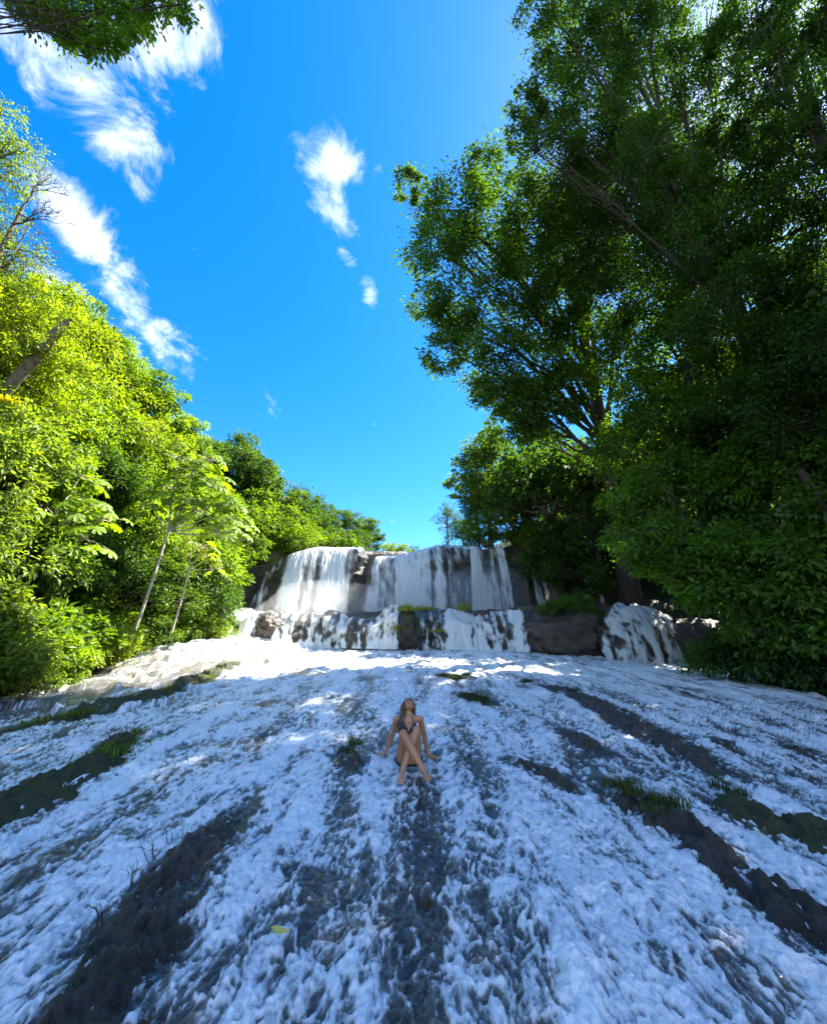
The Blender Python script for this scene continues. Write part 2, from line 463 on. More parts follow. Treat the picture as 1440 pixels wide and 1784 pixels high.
# ------------------------------------------------------------------ rocks standing out of the slope
def river_at(px, py):
    r, f, u = ray(px, py)
    lo, hi = 0.3, 60.0
    for _ in range(60):
        t = (lo + hi) / 2
        if CAM_Z + u * t <= float(river_z(np.array(r * t), np.array(f * t))): hi = t
        else: lo = t
        if hi - lo < 1e-4: break
    return np.array([r * hi, f * hi])
ROCKS = [  # name, label, photo path, half widths (m), height, material
 ('rock', 'big black wet rock ridge in the lower left foreground with bare twigs', [(60, 2050), (130, 1880), (190, 1730), (270, 1590), (345, 1490), (440, 1400)], [.30, .31, .31, .30, .24, .07], .18, 'wet'),
 ('rock', 'dark mossy rock at the left edge of the picture, beside the big foam stream', [(-330, 1530), (-90, 1450), (40, 1395), (150, 1345), (235, 1285)], [.4, .5, .46, .34, .08], .24, 'moss'),
 ('rock', 'low grassy rock spine between the sunlit left stream and the shaded water', [(-60, 1292), (100, 1258), (230, 1232), (320, 1200), (410, 1160)], [.28, .3, .32, .35, .2], .20, 'moss'),
 ('rock', 'small dark stone on the left, just above the dark mossy rock', [(165, 1312), (190, 1298), (212, 1286)], [.08, .14, .06], .22, 'wet'),
 ('rock', 'long black rock ridge at the lower right with grass on its upper end', [(1040, 1360), (1110, 1405), (1240, 1490), (1350, 1570), (1500, 1660), (1680, 1770)], [.08, .22, .24, .26, .27, .2], .22, 'wet'),
 ('rock', 'broad dark rock at the right edge, beside the long grassy ridge', [(1215, 1392), (1310, 1425), (1400, 1455), (1520, 1500), (1700, 1560)], [.06, .24, .32, .34, .3], .2, 'moss'),
 ('rock', 'long flat rock ridge on the right slope below the boulder cascade', [(930, 1188), (1030, 1225), (1120, 1272), (1210, 1325), (1310, 1385)], [.2, .34, .34, .3, .1], .18, 'wet'),
 ('rock', 'short dark rock to the right of the woman, halfway to the grassy ridge', [(890, 1325), (955, 1352), (1010, 1385)], [.1, .19, .05], .16, 'wet'),
 ('rock', 'small dark rock lying above the short dark rock to the right of the woman', [(970, 1272), (1020, 1298), (1065, 1328)], [.1, .2, .06], .16, 'wet'),
 ('rock', 'low rock strip under a thin water film running down from the woman', [(712, 1362), (722, 1430), (732, 1540), (735, 1640), (738, 1850)], [.26, .22, .17, .14, .13], .04, 'film'),
 ('rock', 'small rock with a leafy plant just left of the woman', [(585, 1318), (612, 1332), (632, 1352)], [.1, .18, .06], .13, 'wet'),
 ('rock', 'thin greenish rock in the left foam stream near the left edge', [(0, 1690), (60, 1630), (130, 1570), (185, 1520)], [.04, .1, .1, .03], .1, 'moss'),
 ('rock', 'small reddish stone in the foam below and left of the woman', [(505, 1520), (530, 1535), (545, 1560)], [.05, .09, .03], .09, 'wet'),
 ('rock', 'small dark stone beside the rock strip, near the bottom middle', [(745, 1590), (757, 1620), (760, 1650)], [.04, .07, .03], .1, 'wet'),
 ('rock', 'small dark stone standing in the white water at the far right', [(1360, 1296), (1385, 1308), (1405, 1322)], [.08, .15, .06], .15, 'wet'),
 ('rock', 'small low stone in the white water, inward from the far right stone', [(1240, 1290), (1262, 1298), (1285, 1312)], [.08, .15, .06], .12, 'wet'),
 ('rock', 'small stone with grass above and right of the woman', [(800, 1210), (832, 1222), (860, 1232)], [.15, .24, .1], .16, 'moss'),
 ('rock', 'small far stone with grass below the middle cascade', [(765, 1176), (795, 1182), (825, 1186)], [.2, .3, .12], .16, 'moss'),
 ('rock', 'small wet stone in the froth at the lower right', [(1120, 1668), (1150, 1680), (1172, 1700)], [.04, .08, .03], .07, 'wet'),
]
ROCK_PATHS = []
def resample(P, W, n):
    P = np.asarray(P); W = np.asarray(W, float)
    d = np.concatenate([[0], np.cumsum(np.linalg.norm(np.diff(P, axis=0), axis=1))])
    # smooth catmull-rom through points
    t = np.linspace(0, d[-1], n)
    def cr(a):
        m = np.gradient(a, d)
        i = np.clip(np.searchsorted(d, t, side='right') - 1, 0, len(d) - 2)
        h = d[i + 1] - d[i]; u = (t - d[i]) / h
        return ((2*u**3 - 3*u**2 + 1) * a[i] + (u**3 - 2*u**2 + u) * h * m[i] + (-2*u**3 + 3*u**2) * a[i+1] + (u**3 - u**2) * h * m[i+1])
    return np.stack([cr(P[:, 0]), cr(P[:, 1])], -1), np.maximum(np.interp(t, d, W), 0.01), t, d[-1]
def make_rock(i, name, label, path, hw, h, kind):
    P2 = np.array([river_at(*p) for p in path])
    ROCK_PATHS.append((P2, np.array(hw), kind))
    L0 = np.linalg.norm(np.diff(P2, axis=0), axis=1).sum()
    n = int(np.clip(L0 / 0.028, 30, 220)); m = 41
    C, W, t, L = resample(P2, hw, n)
    T = np.gradient(C, axis=0); T /= np.linalg.norm(T, axis=1)[:, None]
    N = np.stack([-T[:, 1], T[:, 0]], -1)
    v = np.linspace(-1, 1, m)
    edge = 1 + 0.6 * fbm(t[:, None] * 4.5 + 9.1 * i + 0 * v, np.sign(v)[None] * 3 + 0 * t[:, None], 3)
    XY = C[:, None] + N[:, None] * (v[None, :] * W[:, None] * 1.25 * edge)[..., None]
    X, Y = XY[..., 0], XY[..., 1]
    tap = np.minimum(sst(0, 0.18, t / L), sst(0, 0.18, 1 - t / L))[:, None] ** 0.7
    prof = np.clip(1 - np.abs(v) ** 2.4, 0, 1)[None, :]
    ws = np.clip(W / 0.15, 0.4, 1)[:, None]
    lump = fbm(X * 3.2 + i * 3.3, Y * 2.0, 4)
    crag = np.abs(perlin2(X * 6.5 + i, Y * 4.0)) + 0.6 * np.abs(perlin2(X * 15 + i, Y * 10.0)) - 0.4
    fine = fbm(X * 26 + i, Y * 20, 3)
    Z = river_z(X, Y) + bedrel(X, Y) - 0.05 + prof * tap * ws * (0.68 * h * (1 + 0.85 * lump) + 0.11 * crag) + 0.028 * fine * prof * tap
    Z -= 0.12 * (np.abs(v)[None, :] > 0.98)
    c = np.array([C[n // 2, 0], C[n // 2, 1], float(river_z(*C[n // 2]))])
    V = np.stack([X, Y, Z], -1).reshape(-1, 3) - c
    o = link(name, np_mesh(name, V, grid_faces(n, m)), M_ROCK_MOSS if kind == 'moss' else M_ROCK, loc=c)
    tag(o, label, 'rock', 'rocks on the slope')
    return o
for i, a in enumerate(ROCKS): make_rock(i, *a)

# ------------------------------------------------------------------ the running water sheet
def seg_dist(X, Y, P, W):
    best = np.full(X.shape, 9.0)
    for a, b, wa, wb in zip(P[:-1], P[1:], W[:-1], W[1:]):
        d = b - a; L2 = d @ d
        t = np.clip(((X - a[0]) * d[0] + (Y - a[1]) * d[1]) / L2, 0, 1)
        dist = np.hypot(X - a[0] - t * d[0], Y - a[1] - t * d[1]) / (wa + t * (wb - wa) + 0.02)
        best = np.minimum(best, dist)
    return best
THIN = [(np.array([river_at(*p) for p in path]), np.full(len(path), w), 'thin') for path, w in [   # thin water running over bare rock
    ([(575, 1340), (592, 1400), (600, 1460)], .12), ([(480, 1500), (525, 1555), (510, 1620)], .12), ([(650, 1500), (680, 1600), (665, 1700)], .08),
    ([(330, 1800), (450, 1650), (560, 1540)], .12), ([(230, 1345), (330, 1310), (440, 1280)], .3), ([(170, 1500), (300, 1425), (430, 1380)], .16),
    ([(-40, 1620), (70, 1530), (170, 1470)], .14), ([(930, 1385), (1020, 1440), (1080, 1500)], .12), ([(860, 1225), (960, 1275), (1040, 1330)], .28),
    ([(1160, 1225), (1300, 1250), (1420, 1280)], .35), ([(1240, 1330), (1340, 1375)], .2), ([(770, 1268), (810, 1290)], .25), ([(830, 1450), (860, 1520)], .1),
    ([(1010, 1600), (1090, 1690), (1150, 1800)], .1), ([(1230, 1640), (1330, 1730)], .12), ([(600, 1225), (640, 1260)], .3), ([(470, 1230), (560, 1215)], .3), ([(900, 1580), (930, 1700)], .08)]]
def foam_density(X, Y):
    D = 0.45 + 0.0 * X
    D += 0.17 * sst(0.3, 1.2, X) * sst(7, 3.5, Y)              # frothiest lower right
    D += 0.08 * sst(6.5, 9, Y) + 0.12 * sst(11, 18, Y) + 0.09 * np.exp(-((X + 0.5) / 0.45) ** 2) * sst(7.5, 5.5, Y)                                  # whiter towards the pool
    D -= 0.05 * sst(0.2, -0.2, X) * sst(-1.4, -0.5, X) * sst(5.5, 3.6, Y)   # speckled patch lower middle
    D -= 0.12 * np.exp(-((X - 0.05) / 0.2) ** 2) * sst(6.2, 5.0, Y)
    D += 0.10 * sst(-1.6, -2.4, X) * sst(9, 5, Y)
    D -= 0.43 * sst(-5.2, -6.8, X) * sst(8, 11, Y) * sst(21, 17, Y)
    D += 0.40 * fbm(X * 1.15 + 3, Y * 0.22, 3) + 0.26 * fbm(X * 3.8 + 8 + 0.3 * fbm(X, Y * .6, 2), Y * 0.42, 2)
    for P, W, kind in ROCK_PATHS + THIN:
        x0, x1 = P[:, 0].min() - 1.2, P[:, 0].max() + 1.2; y0, y1 = P[:, 1].min() - 1.2, P[:, 1].max() + 1.2
        s = (X > x0) & (X < x1) & (Y > y0) & (Y < y1)
        if not s.any(): continue
        q = seg_dist(X[s], Y[s], P, W)
        D[s] -= {'film': 0.27, 'thin': 0.15}.get(kind, 0.40) * sst(1.7, 0.6, q)
        D[s] += 0.10 * np.exp(-((q - 1.7) / 0.35) ** 2)
    return D
def make_water():
    q = np.arange(1.25, 0.19, -0.00205)
    ys = 2.0 / q
    ys = np.concatenate([ys, np.arange(ys[-1] + 0.1, 26.6, 0.1)])
    u = np.concatenate([np.linspace(-2, -1.02, 36), np.linspace(-1, 1, 540), np.linspace(1.02, 2, 36)])
    Y = np.repeat(ys[:, None], len(u), 1)
    hw_ = np.minimum(1.05 * ys, 13.0)[:, None]; uo = np.clip(np.abs(u) - 1, 0, 1)[None]
    X = np.sign(u)[None] * (np.minimum(np.abs(u), 1)[None] * hw_ + uo * np.minimum(5.0, 14.2 - hw_))
    ty = tier_y(X)
    # domain warp, flow is along -y
    wx = X + 0.10 * fbm(X * 2.1, Y * 1.1 + 7, 2); wy = Y + 0.16 * fbm(X * 2.0 + 40, Y * 1.2, 2)
    n1 = fbm(wx * 2.8, wy * 0.9, 3)
    n2 = 0.60 - billow(wx * 8.5 + 2, wy * 2.9, 3)              # lacy, white on crests
    n3 = 0.58 - billow(wx * 23 + 4, wy * 9.5, 2)
    wx2 = X + 0.07 * fbm(X * 6, Y * 4 + 3, 3); wy2 = Y + 0.11 * fbm(X * 5 + 20, Y * 4, 3)
    fil = np.clip(1 - 5.0 * np.abs(perlin2(wx2 * 7 + 50, wy2 * 2.7)), 0, 1) ** 0.8 + 0.9 * np.clip(1 - 3.6 * np.abs(perlin2(wx2 * 15 + 9, wy2 * 6.5)), 0, 1)   # thin white threads
    D = foam_density(X, Y)
    far = sst(7, 14, Y)
    f = D + 0.30 * n1 + 0.45 * n2 * (1 - 0.3 * far) + 0.30 * n3 * (1 - 0.6 * far) + 0.40 * (fil - 0.42) * (1 - 0.6 * far)
    foam = np.clip(f, 0, 1.3)
    rise = sst(0.25, 0.95, f)
    Z = river_z(X, Y) + bedrel(X, Y) + 0.014 + 0.010 * rise + 0.055 * n1 + 0.020 * n2 + 0.010 * n3 + 0.012 * fil
    Z += 0.05 * far * fbm(X * 1.4, Y * 0.9, 3) + 0.006 * fbm(X * 30, Y * 14, 2) * rise * (1 - far)
    # splashes of froth thrown up in the rapids
    spl = np.maximum(fbm(X * 9 + 11, Y * 6, 3) - 0.25, 0) * rise * sst(0.5, 0.9, D)
    Z += 0.05 * spl
    V = np.stack([X, Y, Z], -1).reshape(-1, 3)
    return np_mesh('river_water', V, grid_faces(len(ys), len(u)), {'foam': foam.ravel()})
o = link('river_water', make_water(), M_WATER); tag(o, kind='structure')

# ------------------------------------------------------------------ cliffs of the two tiers
def fall_x(px): return (px - 720) / 720 / 0.967 * 30.0
CREST = [(fall_x(p), at(p, q, 30.2).z) for p, q in [(380, 985), (430, 985), (480, 975), (520, 962), (560, 953), (632, 952), (645, 972), (700, 966), (745, 955), (765, 950), (800, 952), (870, 952), (905, 944), (945, 942), (1000, 950), (1060, 960)]]
def crest(x): return np.interp(x, [c[0] for c in CREST], [c[1] for c in CREST])
def fall_y(x): return 30.2 + 0.5 * fbm(np.asarray(x, float) * 0.25 + 3, np.asarray(x, float) * 0 + 1, 2) + 0.9 * np.exp(-((np.asarray(x, float) + 3.4) / 0.5) ** 2)
def cliff_rel(x, z, s=0.0):
    st = np.floor(z * 1.7 + 0.5 * fbm(x * 0.3 + s, z * 0.3, 2))
    return 0.30 * perlin2(st * 3.17 + s, x * 0.25 + st * 1.3) + 0.35 * fbm(x * 0.7 + s, z * 1.3, 4) + 0.07 * fbm(x * 4, z * 5, 3)
def make_cliff_upper():
    xs = np.arange(-14.5, 14.5, 0.12); v = np.linspace(0, 1, 70)
    X = np.repeat(xs[None], len(v), 0); cz = crest(X)
    Z = 4.2 + v[:, None] * (cz - 0.12 - 4.2)
    Y = fall_y(X) + 0.35 * (v[:, None] - 0.5) + cliff_rel(X, Z)
    Zt = np.repeat((cz[-1] - 0.05)[None], 8, 0) + 0.15 * fbm(X[:8], np.arange(8)[:, None] * .5, 2); Yt = Y[-1][None] + np.linspace(0.3, 3, 8)[:, None]
    X = np.concatenate([X, X[:8]]); Y = np.concatenate([Y, Yt]); Z = np.concatenate([Z, Zt])
    return np_mesh('cliff', np.stack([X, Y, Z], -1).reshape(-1, 3), grid_faces(len(v) + 8, len(xs)))
o = link('cliff', make_cliff_upper(), M_CLIFF)
tag(o, 'tall dark layered cliff behind the main waterfalls', 'cliff')
TIER_TOP = [(-14, 4.9), (-11.8, 4.95), (-8, 5.0), (-4.6, 5.0), (-3.9, 4.3), (-3.0, 4.3), (-1.5, 5.0), (2, 4.9), (6.3, 4.9), (10, 4.85), (14, 4.4)]
def tier_top(x): return np.interp(x, [c[0] for c in TIER_TOP], [c[1] for c in TIER_TOP]) + 0.35 * fbm(np.asarray(x, float) * 0.7 + 9, 0 * np.asarray(x, float) + 4, 3)
def make_cliff_lower():
    xs = np.arange(-14.5, 13.8, 0.1); v = np.linspace(0, 1, 40)
    X = np.repeat(xs[None], len(v), 0); zb = river_z(X, tier_y(X)) - 0.4
    Z = zb + v[:, None] * (tier_top(X) - zb)
    Y = tier_y(X) + 0.9 * v[:, None] ** 2.2 * (0.7 + 0.5 * perlin2(X * 0.6, 0 * X + 5)) + 0.7 * cliff_rel(X, Z, 20) - 0.15 * np.sin(v[:, None] * 3.1)
    Y += 0.3 * fbm(X * 0.9, 0 * X + 2, 3)
    Zt = np.repeat(Z[-1][None], 10, 0) + 0.15 * fbm(X[:10] * 0.8, np.arange(10)[:, None] * .6, 3); Yt = Y[-1][None] + np.linspace(0.2, 5.5, 10)[:, None]
    X = np.concatenate([X, X[:10]]); Y = np.concatenate([Y, Yt]); Z = np.concatenate([Z, Zt])
    return np_mesh('rock_ledge', np.stack([X, Y, Z], -1).reshape(-1, 3), grid_faces(len(v) + 10, len(xs)))
o = link('rock_ledge', make_cliff_lower(), M_CLIFF)
tag(o, 'low dark rock ledge below the main waterfalls, carrying the lower cascades', 'ledge')

def boulder(loc, rad, label, m, seed, group=None, strata=0.0):
    n1, n2 = 40, 56
    th = np.linspace(0.02, math.pi - 0.02, n1)[:, None]; ph = np.linspace(0, 2 * math.pi, n2)[None]
    X = np.sin(th) * np.cos(ph); Y = np.sin(th) * np.sin(ph); Z = np.cos(th) + 0 * ph
    s = seed * 7.7
    k = 1 + 0.34 * fbm(X * 1.6 + s + Z, Y * 1.6 - Z * 1.1, 4) + 0.16 * (np.abs(perlin2(X * 3 + s, Z * 5 + Y)) - 0.25) + 0.06 * fbm(X * 7 + s, Y * 6 + Z * 9, 3)
    k = k + strata * perlin2(np.floor(Z * 4.5 + 0.6 * fbm(X * 1.5 + s, Y, 2)) * 3.3, ph * 0.8 + s) + strata * 0.5 * fbm(X * 9, Z * 14 + Y * 5, 3)
    sq = lambda a: np.sign(a) * np.abs(a) ** 0.95
    V = np.stack([sq(X) * rad[0] * k, sq(Y) * rad[1] * k, sq(Z) * rad[2] * k], -1)
    V[:, -1] = V[:, 0]
    o = link('boulder', np_mesh('boulder', V.reshape(-1, 3), grid_faces(n1, n2)), m, loc=loc)
    tag(o, label, 'boulder', group); return o
boulder((11.2, 21.9, 2.8), (1.9, 1.35, 1.6), 'big rounded boulder under the white cascade at the right', M_ROCK, 1)
boulder((8.1, 22.9, 3.2), (2.3, 1.2, 1.5), 'long dark mossy boulder between the middle cascade and the right cascade', M_ROCK, 2, strata=0.16)
boulder((-2.9, 24.6, 3.0), (1.15, 0.9, 1.0), 'brown sloping boulder in the middle of the lower cascades', M_CLIFF, 3)
boulder((-0.3, 23.6, 3.4), (0.8, 0.9, 1.35), 'boulder topped by bright grass between the lower cascades', M_ROCK_MOSS, 4)
boulder((-8.6, 25.9, 3.8), (1.1, 0.6, 0.8), 'dark smooth boulder within the left lower cascade', M_ROCK, 5)
boulder((-12.6, 25.4, 3.6), (1.0, 0.6, 0.65), 'brown boulder at the left end of the lower cascades below the bushes', M_CLIFF, 6)
boulder((13.7, 20.6, 2.9), (1.3, 1.2, 1.1), 'dark boulder at the foot of the right bank beside the white cascade', M_ROCK, 7)

_ord = ['first', 'second', 'third', 'fourth', 'fifth', 'sixth', 'seventh', 'eighth', 'ninth', 'tenth', 'eleventh', 'twelfth']
def stone(x, y, r, seed, label, m):
    o = boulder((x, y, float(height(x, y)) + r * 0.1), (r * 1.25, r, r * 0.7), label, m, seed, 'stones along the banks'); o.name = 'stone'
    o['category'] = 'stone'; o.rotation_euler = (0, 0, seed * 1.7)
rs = np.random.default_rng(55)
for i, y in enumerate([9.6, 11.2, 12.4, 13.9, 15.0, 16.6, 18.0, 19.6, 21.2, 22.8]):
    stone(float(bankL(y)) + rs.uniform(-0.1, 0.5), y, rs.uniform(0.22, 0.5), 20 + i, f'brown stone at the foot of the left bank, {_ord[i]} from the left edge', M_CLIFF)
for i, y in enumerate([19.4, 18.2, 17.0, 15.8, 14.8, 13.6, 12.6]):
    stone(float(bankR(y)) - rs.uniform(-0.1, 0.4), y, rs.uniform(0.25, 0.55), 40 + i, f'dark stone at the foot of the right bank, {_ord[i]} from the falls', M_ROCK)

# ------------------------------------------------------------------ falling water
def sheet(name, label, fn, nu, nv, dens, x0, x1, seed, cat='waterfall', group=None):
    u = np.linspace(0, 1, nu)[None]; v = np.linspace(0, 1, nv)[:, None]
    X, Y, Z = np.broadcast_arrays(*fn(u + 0 * v, v + 0 * u))
    x = X; z = Z
    st = fbm(x * 0.75 + seed * 5.1, z * 0.08 + seed, 2) * 0.75 + fbm(x * 2.6 + seed, z * 0.16 + seed * 3, 3) * 0.5
    split = fbm(x * 2.5 + seed + 0.5 * z, z * 0.9 - 3, 3) * 0.28
    if cat == 'cascade': split = split + 0.34 * fbm(x * 3.6 + seed + 0.4 * z, z * 2.2, 3)
    D = dens(u + 0 * v, v + 0 * u)
    f = D + 0.0 + 0.85 * st + 1.2 * split
    f = f - 0.7 * sst(0.09, 0.0, u) - 0.7 * sst(0.91, 1.0, u)
    Y = Y - 0.12 * st - 0.05 * fbm(x * 9, z * 1.0, 2) - 0.06 * split
    me = np_mesh(name, np.stack([X, Y, Z], -1).reshape(-1, 3), grid_faces(nv, nu), {'foam': np.clip(f, 0, 1.2).ravel()})
    o = link(name, me, M_CASC if cat == 'cascade' else M_FALL); tag(o, label, cat, group); return o
def curtain(label, pxt0, pxt1, pxb0, pxb1, dens, seed, out=2.1, zb=4.75, g='main waterfalls'):
    def fn(u, v):
        xt = fall_x(pxt0) + u * (fall_x(pxt1) - fall_x(pxt0)); xb = fall_x(pxb0) + u * (fall_x(pxb1) - fall_x(pxb0))
        w = np.clip((v - 0.08) / 0.92, 0, 1)
        X = xt + (xb - xt) * w ** 0.9
        zt = crest(xt) + 0.06
        lip = np.clip(v / 0.08, 0, 1)
        Z = zt - 0.18 * lip ** 2 - (zt - 0.18 - zb) * w
        Y = fall_y(xt) + 1.5 * (1 - lip) - 0.55 - out * w ** 0.6
        return X, Y, Z
    return sheet('waterfall', label, fn, 180, 90, dens, 0, 0, seed, 'waterfall', g)
curtain('broad white waterfall on the left, falling from the crest beside the bush', 488, 637, 448, 632, lambda u, v: 0.60 + 0.18 * sst(.5, .0, np.abs(u - .62)) - 0.20 * np.exp(-((u - .27) / .12) ** 2) * sst(.15, .4, v) + 0.2 * sst(.2, 0, v) + .12 * sst(.75, 1, v), 1)
curtain('bright sunlit waterfall in the middle of the crest', 650, 772, 637, 778, lambda u, v: 0.80 + 0.10 * sst(.4, .8, u) + 0.18 * sst(.25, 0, v) + .12 * sst(.7, 1, v), 2)
curtain('thin trickling waterfall over dark rock just right of the middle fall', 772, 812, 775, 812, lambda u, v: 0.34 + 0.16 * sst(.2, 0, v) + 0.0 * u, 3)
curtain('misty waterfall near the right end of the crest', 812, 876, 806, 878, lambda u, v: 0.52 + 0.2 * sst(.35, .65, v) + 0.10 * sst(.2, 0, v), 4)
curtain('narrow waterfall at the far right of the crest under the trees', 905, 948, 909, 950, lambda u, v: 0.52 + 0.12 * sst(.3, 0, v), 5)

def tier_x(px): return (px - 720) / 720 / 1.03 * 25.0
def cascade(label, px0, px1, dens, seed, dz=0.0, dy=0.0, out=0.5):
    def fn(u, v):
        X = tier_x(px0) + u * (tier_x(px1) - tier_x(px0)) + 0 * v
        zt = tier_top(X) + 0.12 + dz; zb = river_z(X, tier_y(X)) - 0.05
        lip = np.clip(v / 0.2, 0, 1); w = np.clip((v - 0.2) / 0.8, 0, 1)
        Z = zt - 0.15 * lip ** 2 - (zt - 0.15 - zb) * w ** 1.15
        Y = tier_y(X) + dy + 2.2 * (1 - lip) + 0.55 - (out + 0.75) * w ** 0.65 + 0.35 * fbm(X * 0.9, 0 * X + 2, 3)
        sp_ = w + 0.35 * perlin2(X * 0.8 + seed, 0 * X + 1)
        Y = Y - 0.35 * sst(.35, .5, sp_) * sst(0, .2, w); Z = Z + 0.22 * sst(.15, .4, sp_) * sst(.62, .45, sp_) * sst(0, .2, w) * sst(1, .8, w)
        X = X + 0.15 * perlin2(X * 1.3, v * 2)
        return X, Y, Z
    return sheet('cascade', label, fn, 170, 60, dens, 0, 0, seed, 'cascade', 'lower cascades')
cascade('wide low cascade on the left below the broad waterfall', 376, 600, lambda u, v: 0.78 + 0.2 * sst(.3, 0, v) - 0.28 * np.exp(-((u - .36) / .10) ** 2) * sst(.1, .3, v) - 0.22 * np.exp(-((u - .68) / .08) ** 2) * sst(.1, .3, v) + .15 * sst(.8, 1, v), 6)
cascade('narrow cascade sliding past the brown sloping boulder', 586, 700, lambda u, v: 0.78 + 0.2 * sst(.3, 0, v) + .12 * sst(.75, 1, v), 7, dz=0.12, dy=-0.6)
cascade('sunlit lower cascade right of centre below the thin trickles', 696, 908, lambda u, v: 0.78 + 0.2 * sst(.25, 0, v) - 0.2 * np.exp(-((u - .18) / .08) ** 2) + 0.1 * sst(.6, 1, u) + .14 * sst(.8, 1, v), 8)
def dome(u, v):
    a = (u - 0.5) * 2.5; c = 0.15 + v * 1.5
    X = 11.2 + 2.3 * np.sin(a) * np.sin(c) ** 0.7 * 1.0 + 0.1 * perlin2(u * 9, v * 5)
    Y = 21.9 - 1.75 * np.cos(a) * np.sin(c) - 0.15 * v
    Z = 2.1 + 2.75 * np.cos(c) + 0.2 * perlin2(u * 4 + 3, v * 3)
    return X, Y, Z
sheet('cascade', 'white cascade spilling over the big rounded boulder at the right', dome, 150, 80, lambda u, v: 0.74 - 0.4 * np.exp(-((u - .52) / .07) ** 2) * sst(.25, .45, v) + 0.12 * sst(.3, 0, v), 0, 0, 9, 'cascade', 'lower cascades')
def spill(u, v):
    X = 10.6 + u * 1.7 + 0 * v; lip = np.clip(v / .3, 0, 1); w = np.clip((v - .3) / .7, 0, 1)
    return X, 26.0 + 1.0 * (1 - lip) - 0.5 * w, 6.1 - 0.12 * lip - 1.4 * w
sheet('cascade', 'small pale spill of water in the shade above the right cascade', spill, 60, 40, lambda u, v: 0.5 + .2 * sst(.4, 0, v) + 0 * u, 0, 0, 10, 'cascade', 'lower cascades')
boulder((11.5, 27.0, 5.2), (1.6, 1.0, 0.95), 'dark rock under the small pale spill behind the right cascade', M_ROCK, 8)

# spray hanging at the foot of the falls
def mist_material(d):
    m, nt = mat('spray_mist'); g = NT(nt)
    v = g.n('ShaderNodeVolumePrincipled', {'Color': (0.97, 0.98, 1, 1), 'Density': d, 'Anisotropy': 0.3})
    g.out(None, v.outputs[0]); return m
M_MIST = mist_material(0.15)
def mist(loc, rad):
    bm = bmesh.new(); bmesh.ops.create_icosphere(bm, subdivisions=3, radius=1)
    for v in bm.verts:
        k = 1 + 0.15 * math.sin(v.co.x * 5 + loc[0]) * math.cos(v.co.z * 4 + loc[0])
        v.co = Vector((v.co.x * rad[0] * k, v.co.y * rad[1], v.co.z * rad[2] * k))
    me = bpy.data.meshes.new('mist'); bm.to_mesh(me); bm.free()
    o = link('mist', me, M_MIST, loc=loc); tag(o, 'pale sunlit spray hanging at the foot of the waterfalls', 'mist', 'spray at the falls', 'stuff')
mist((-5.6, 27.0, 5.2), (4.2, 1.3, 1.9))
mist((0.8, 26.8, 5.4), (4.4, 1.3, 2.4))
mist((5.0, 27.0, 5.8), (2.8, 1.1, 2.7))
#TREES
# ------------------------------------------------------------------ foliage
def unit(a): return a / (np.linalg.norm(a, axis=-1, keepdims=True) + 1e-9)
def leaves_mesh(name, P, D, N, s, asp=0.5, tint=None, droop=0.18):
    """one folded diamond per leaf; P base points, D axes, N normals, s lengths"""
    n = len(P)
    D = unit(D); B = unit(np.cross(N, D)); N = np.cross(D, B)
    s = s[:, None]
    V = np.empty((n, 4, 3), np.float32)
    V[:, 0] = P
    V[:, 1] = P + D * s * 0.45 + B * s * asp * 0.5 + N * s * 0.07
    V[:, 2] = P + D * s - N * s * droop
    V[:, 3] = P + D * s * 0.45 - B * s * asp * 0.5 + N * s * 0.07
    b = np.arange(n)[:, None] * 4
    F = np.concatenate([b + np.array([[0, 1, 2]]), b + np.array([[0, 2, 3]])], 1).reshape(-1, 3)
    if tint is None: tint = RNG.random(n)
    return np_mesh(name, V.reshape(-1, 3), F, {'tint': np.repeat(tint, 4)}, smooth=False)
def lobe_leaves(c, r, n, ls, flat=0.8, clumps=None, hollow=0.55, hang=0.0, spread=0.30):
    """n leaves in sub-clumps spread over a lumpy ball -> arrays"""
    k = clumps or max(8, int(10 + 5 * r * r))
    d = unit(RNG.standard_normal((k, 3)))
    rad = hollow + (1.05 - hollow) * RNG.random(k) ** 0.7
    cc = np.array(c) + d * (rad * r)[:, None] * np.array([1, 1, flat])
    cs = r * spread * (0.6 + 0.8 * RNG.random(k))
    i = RNG.integers(0, k, n)
    off = RNG.standard_normal((n, 3)) * np.array([1, 1, 0.62]) * 0.62
    P = cc[i] + off * cs[i][:, None]
    P[:, 2] -= hang * np.linalg.norm(off[:, :2], axis=1) * cs[i]
    outw = unit(P - np.array(c))
    D = unit(outw * 0.7 + unit(off) * 0.6 + RNG.standard_normal((n, 3)) * 0.5 + np.array([0, 0, -0.25]))
    N = unit(RNG.standard_normal((n, 3)) * 0.55 + outw * 0.35 + np.array([0, 0, 0.9]))
    s = ls * (0.65 + 0.7 * RNG.random(n))
    ct = RNG.random(k)
    t = np.clip(0.5 * ct[i] + 0.5 * RNG.random(n), 0, 1)
    return P, D, N, s, t, cc
def crown_mesh(name, lobes, ls, dens=1.0, asp=0.5, **kw):
    A = [[] for _ in range(5)]; clump_pts = []
    for (x, y, z, r) in lobes:
        n = int(dens * 95 * r * r * (0.24 / ls) ** 2 + 60)
        P, D, N, s, t, cc = lobe_leaves((x, y, z), r, n, ls, **kw)
        for a, b in zip(A, (P, D, N, s, t)): a.append(b)
        clump_pts.append(cc)
    P, D, N, s, t = [np.concatenate(a) for a in A]
    return leaves_mesh(name, P, D, N, s, asp, t), clump_pts
def bez(a, b, c, n):
    t = np.linspace(0, 1, n)[:, None]
    return (1 - t) ** 2 * np.array(a) + 2 * t * (1 - t) * np.array(b) + t * t * np.array(c)
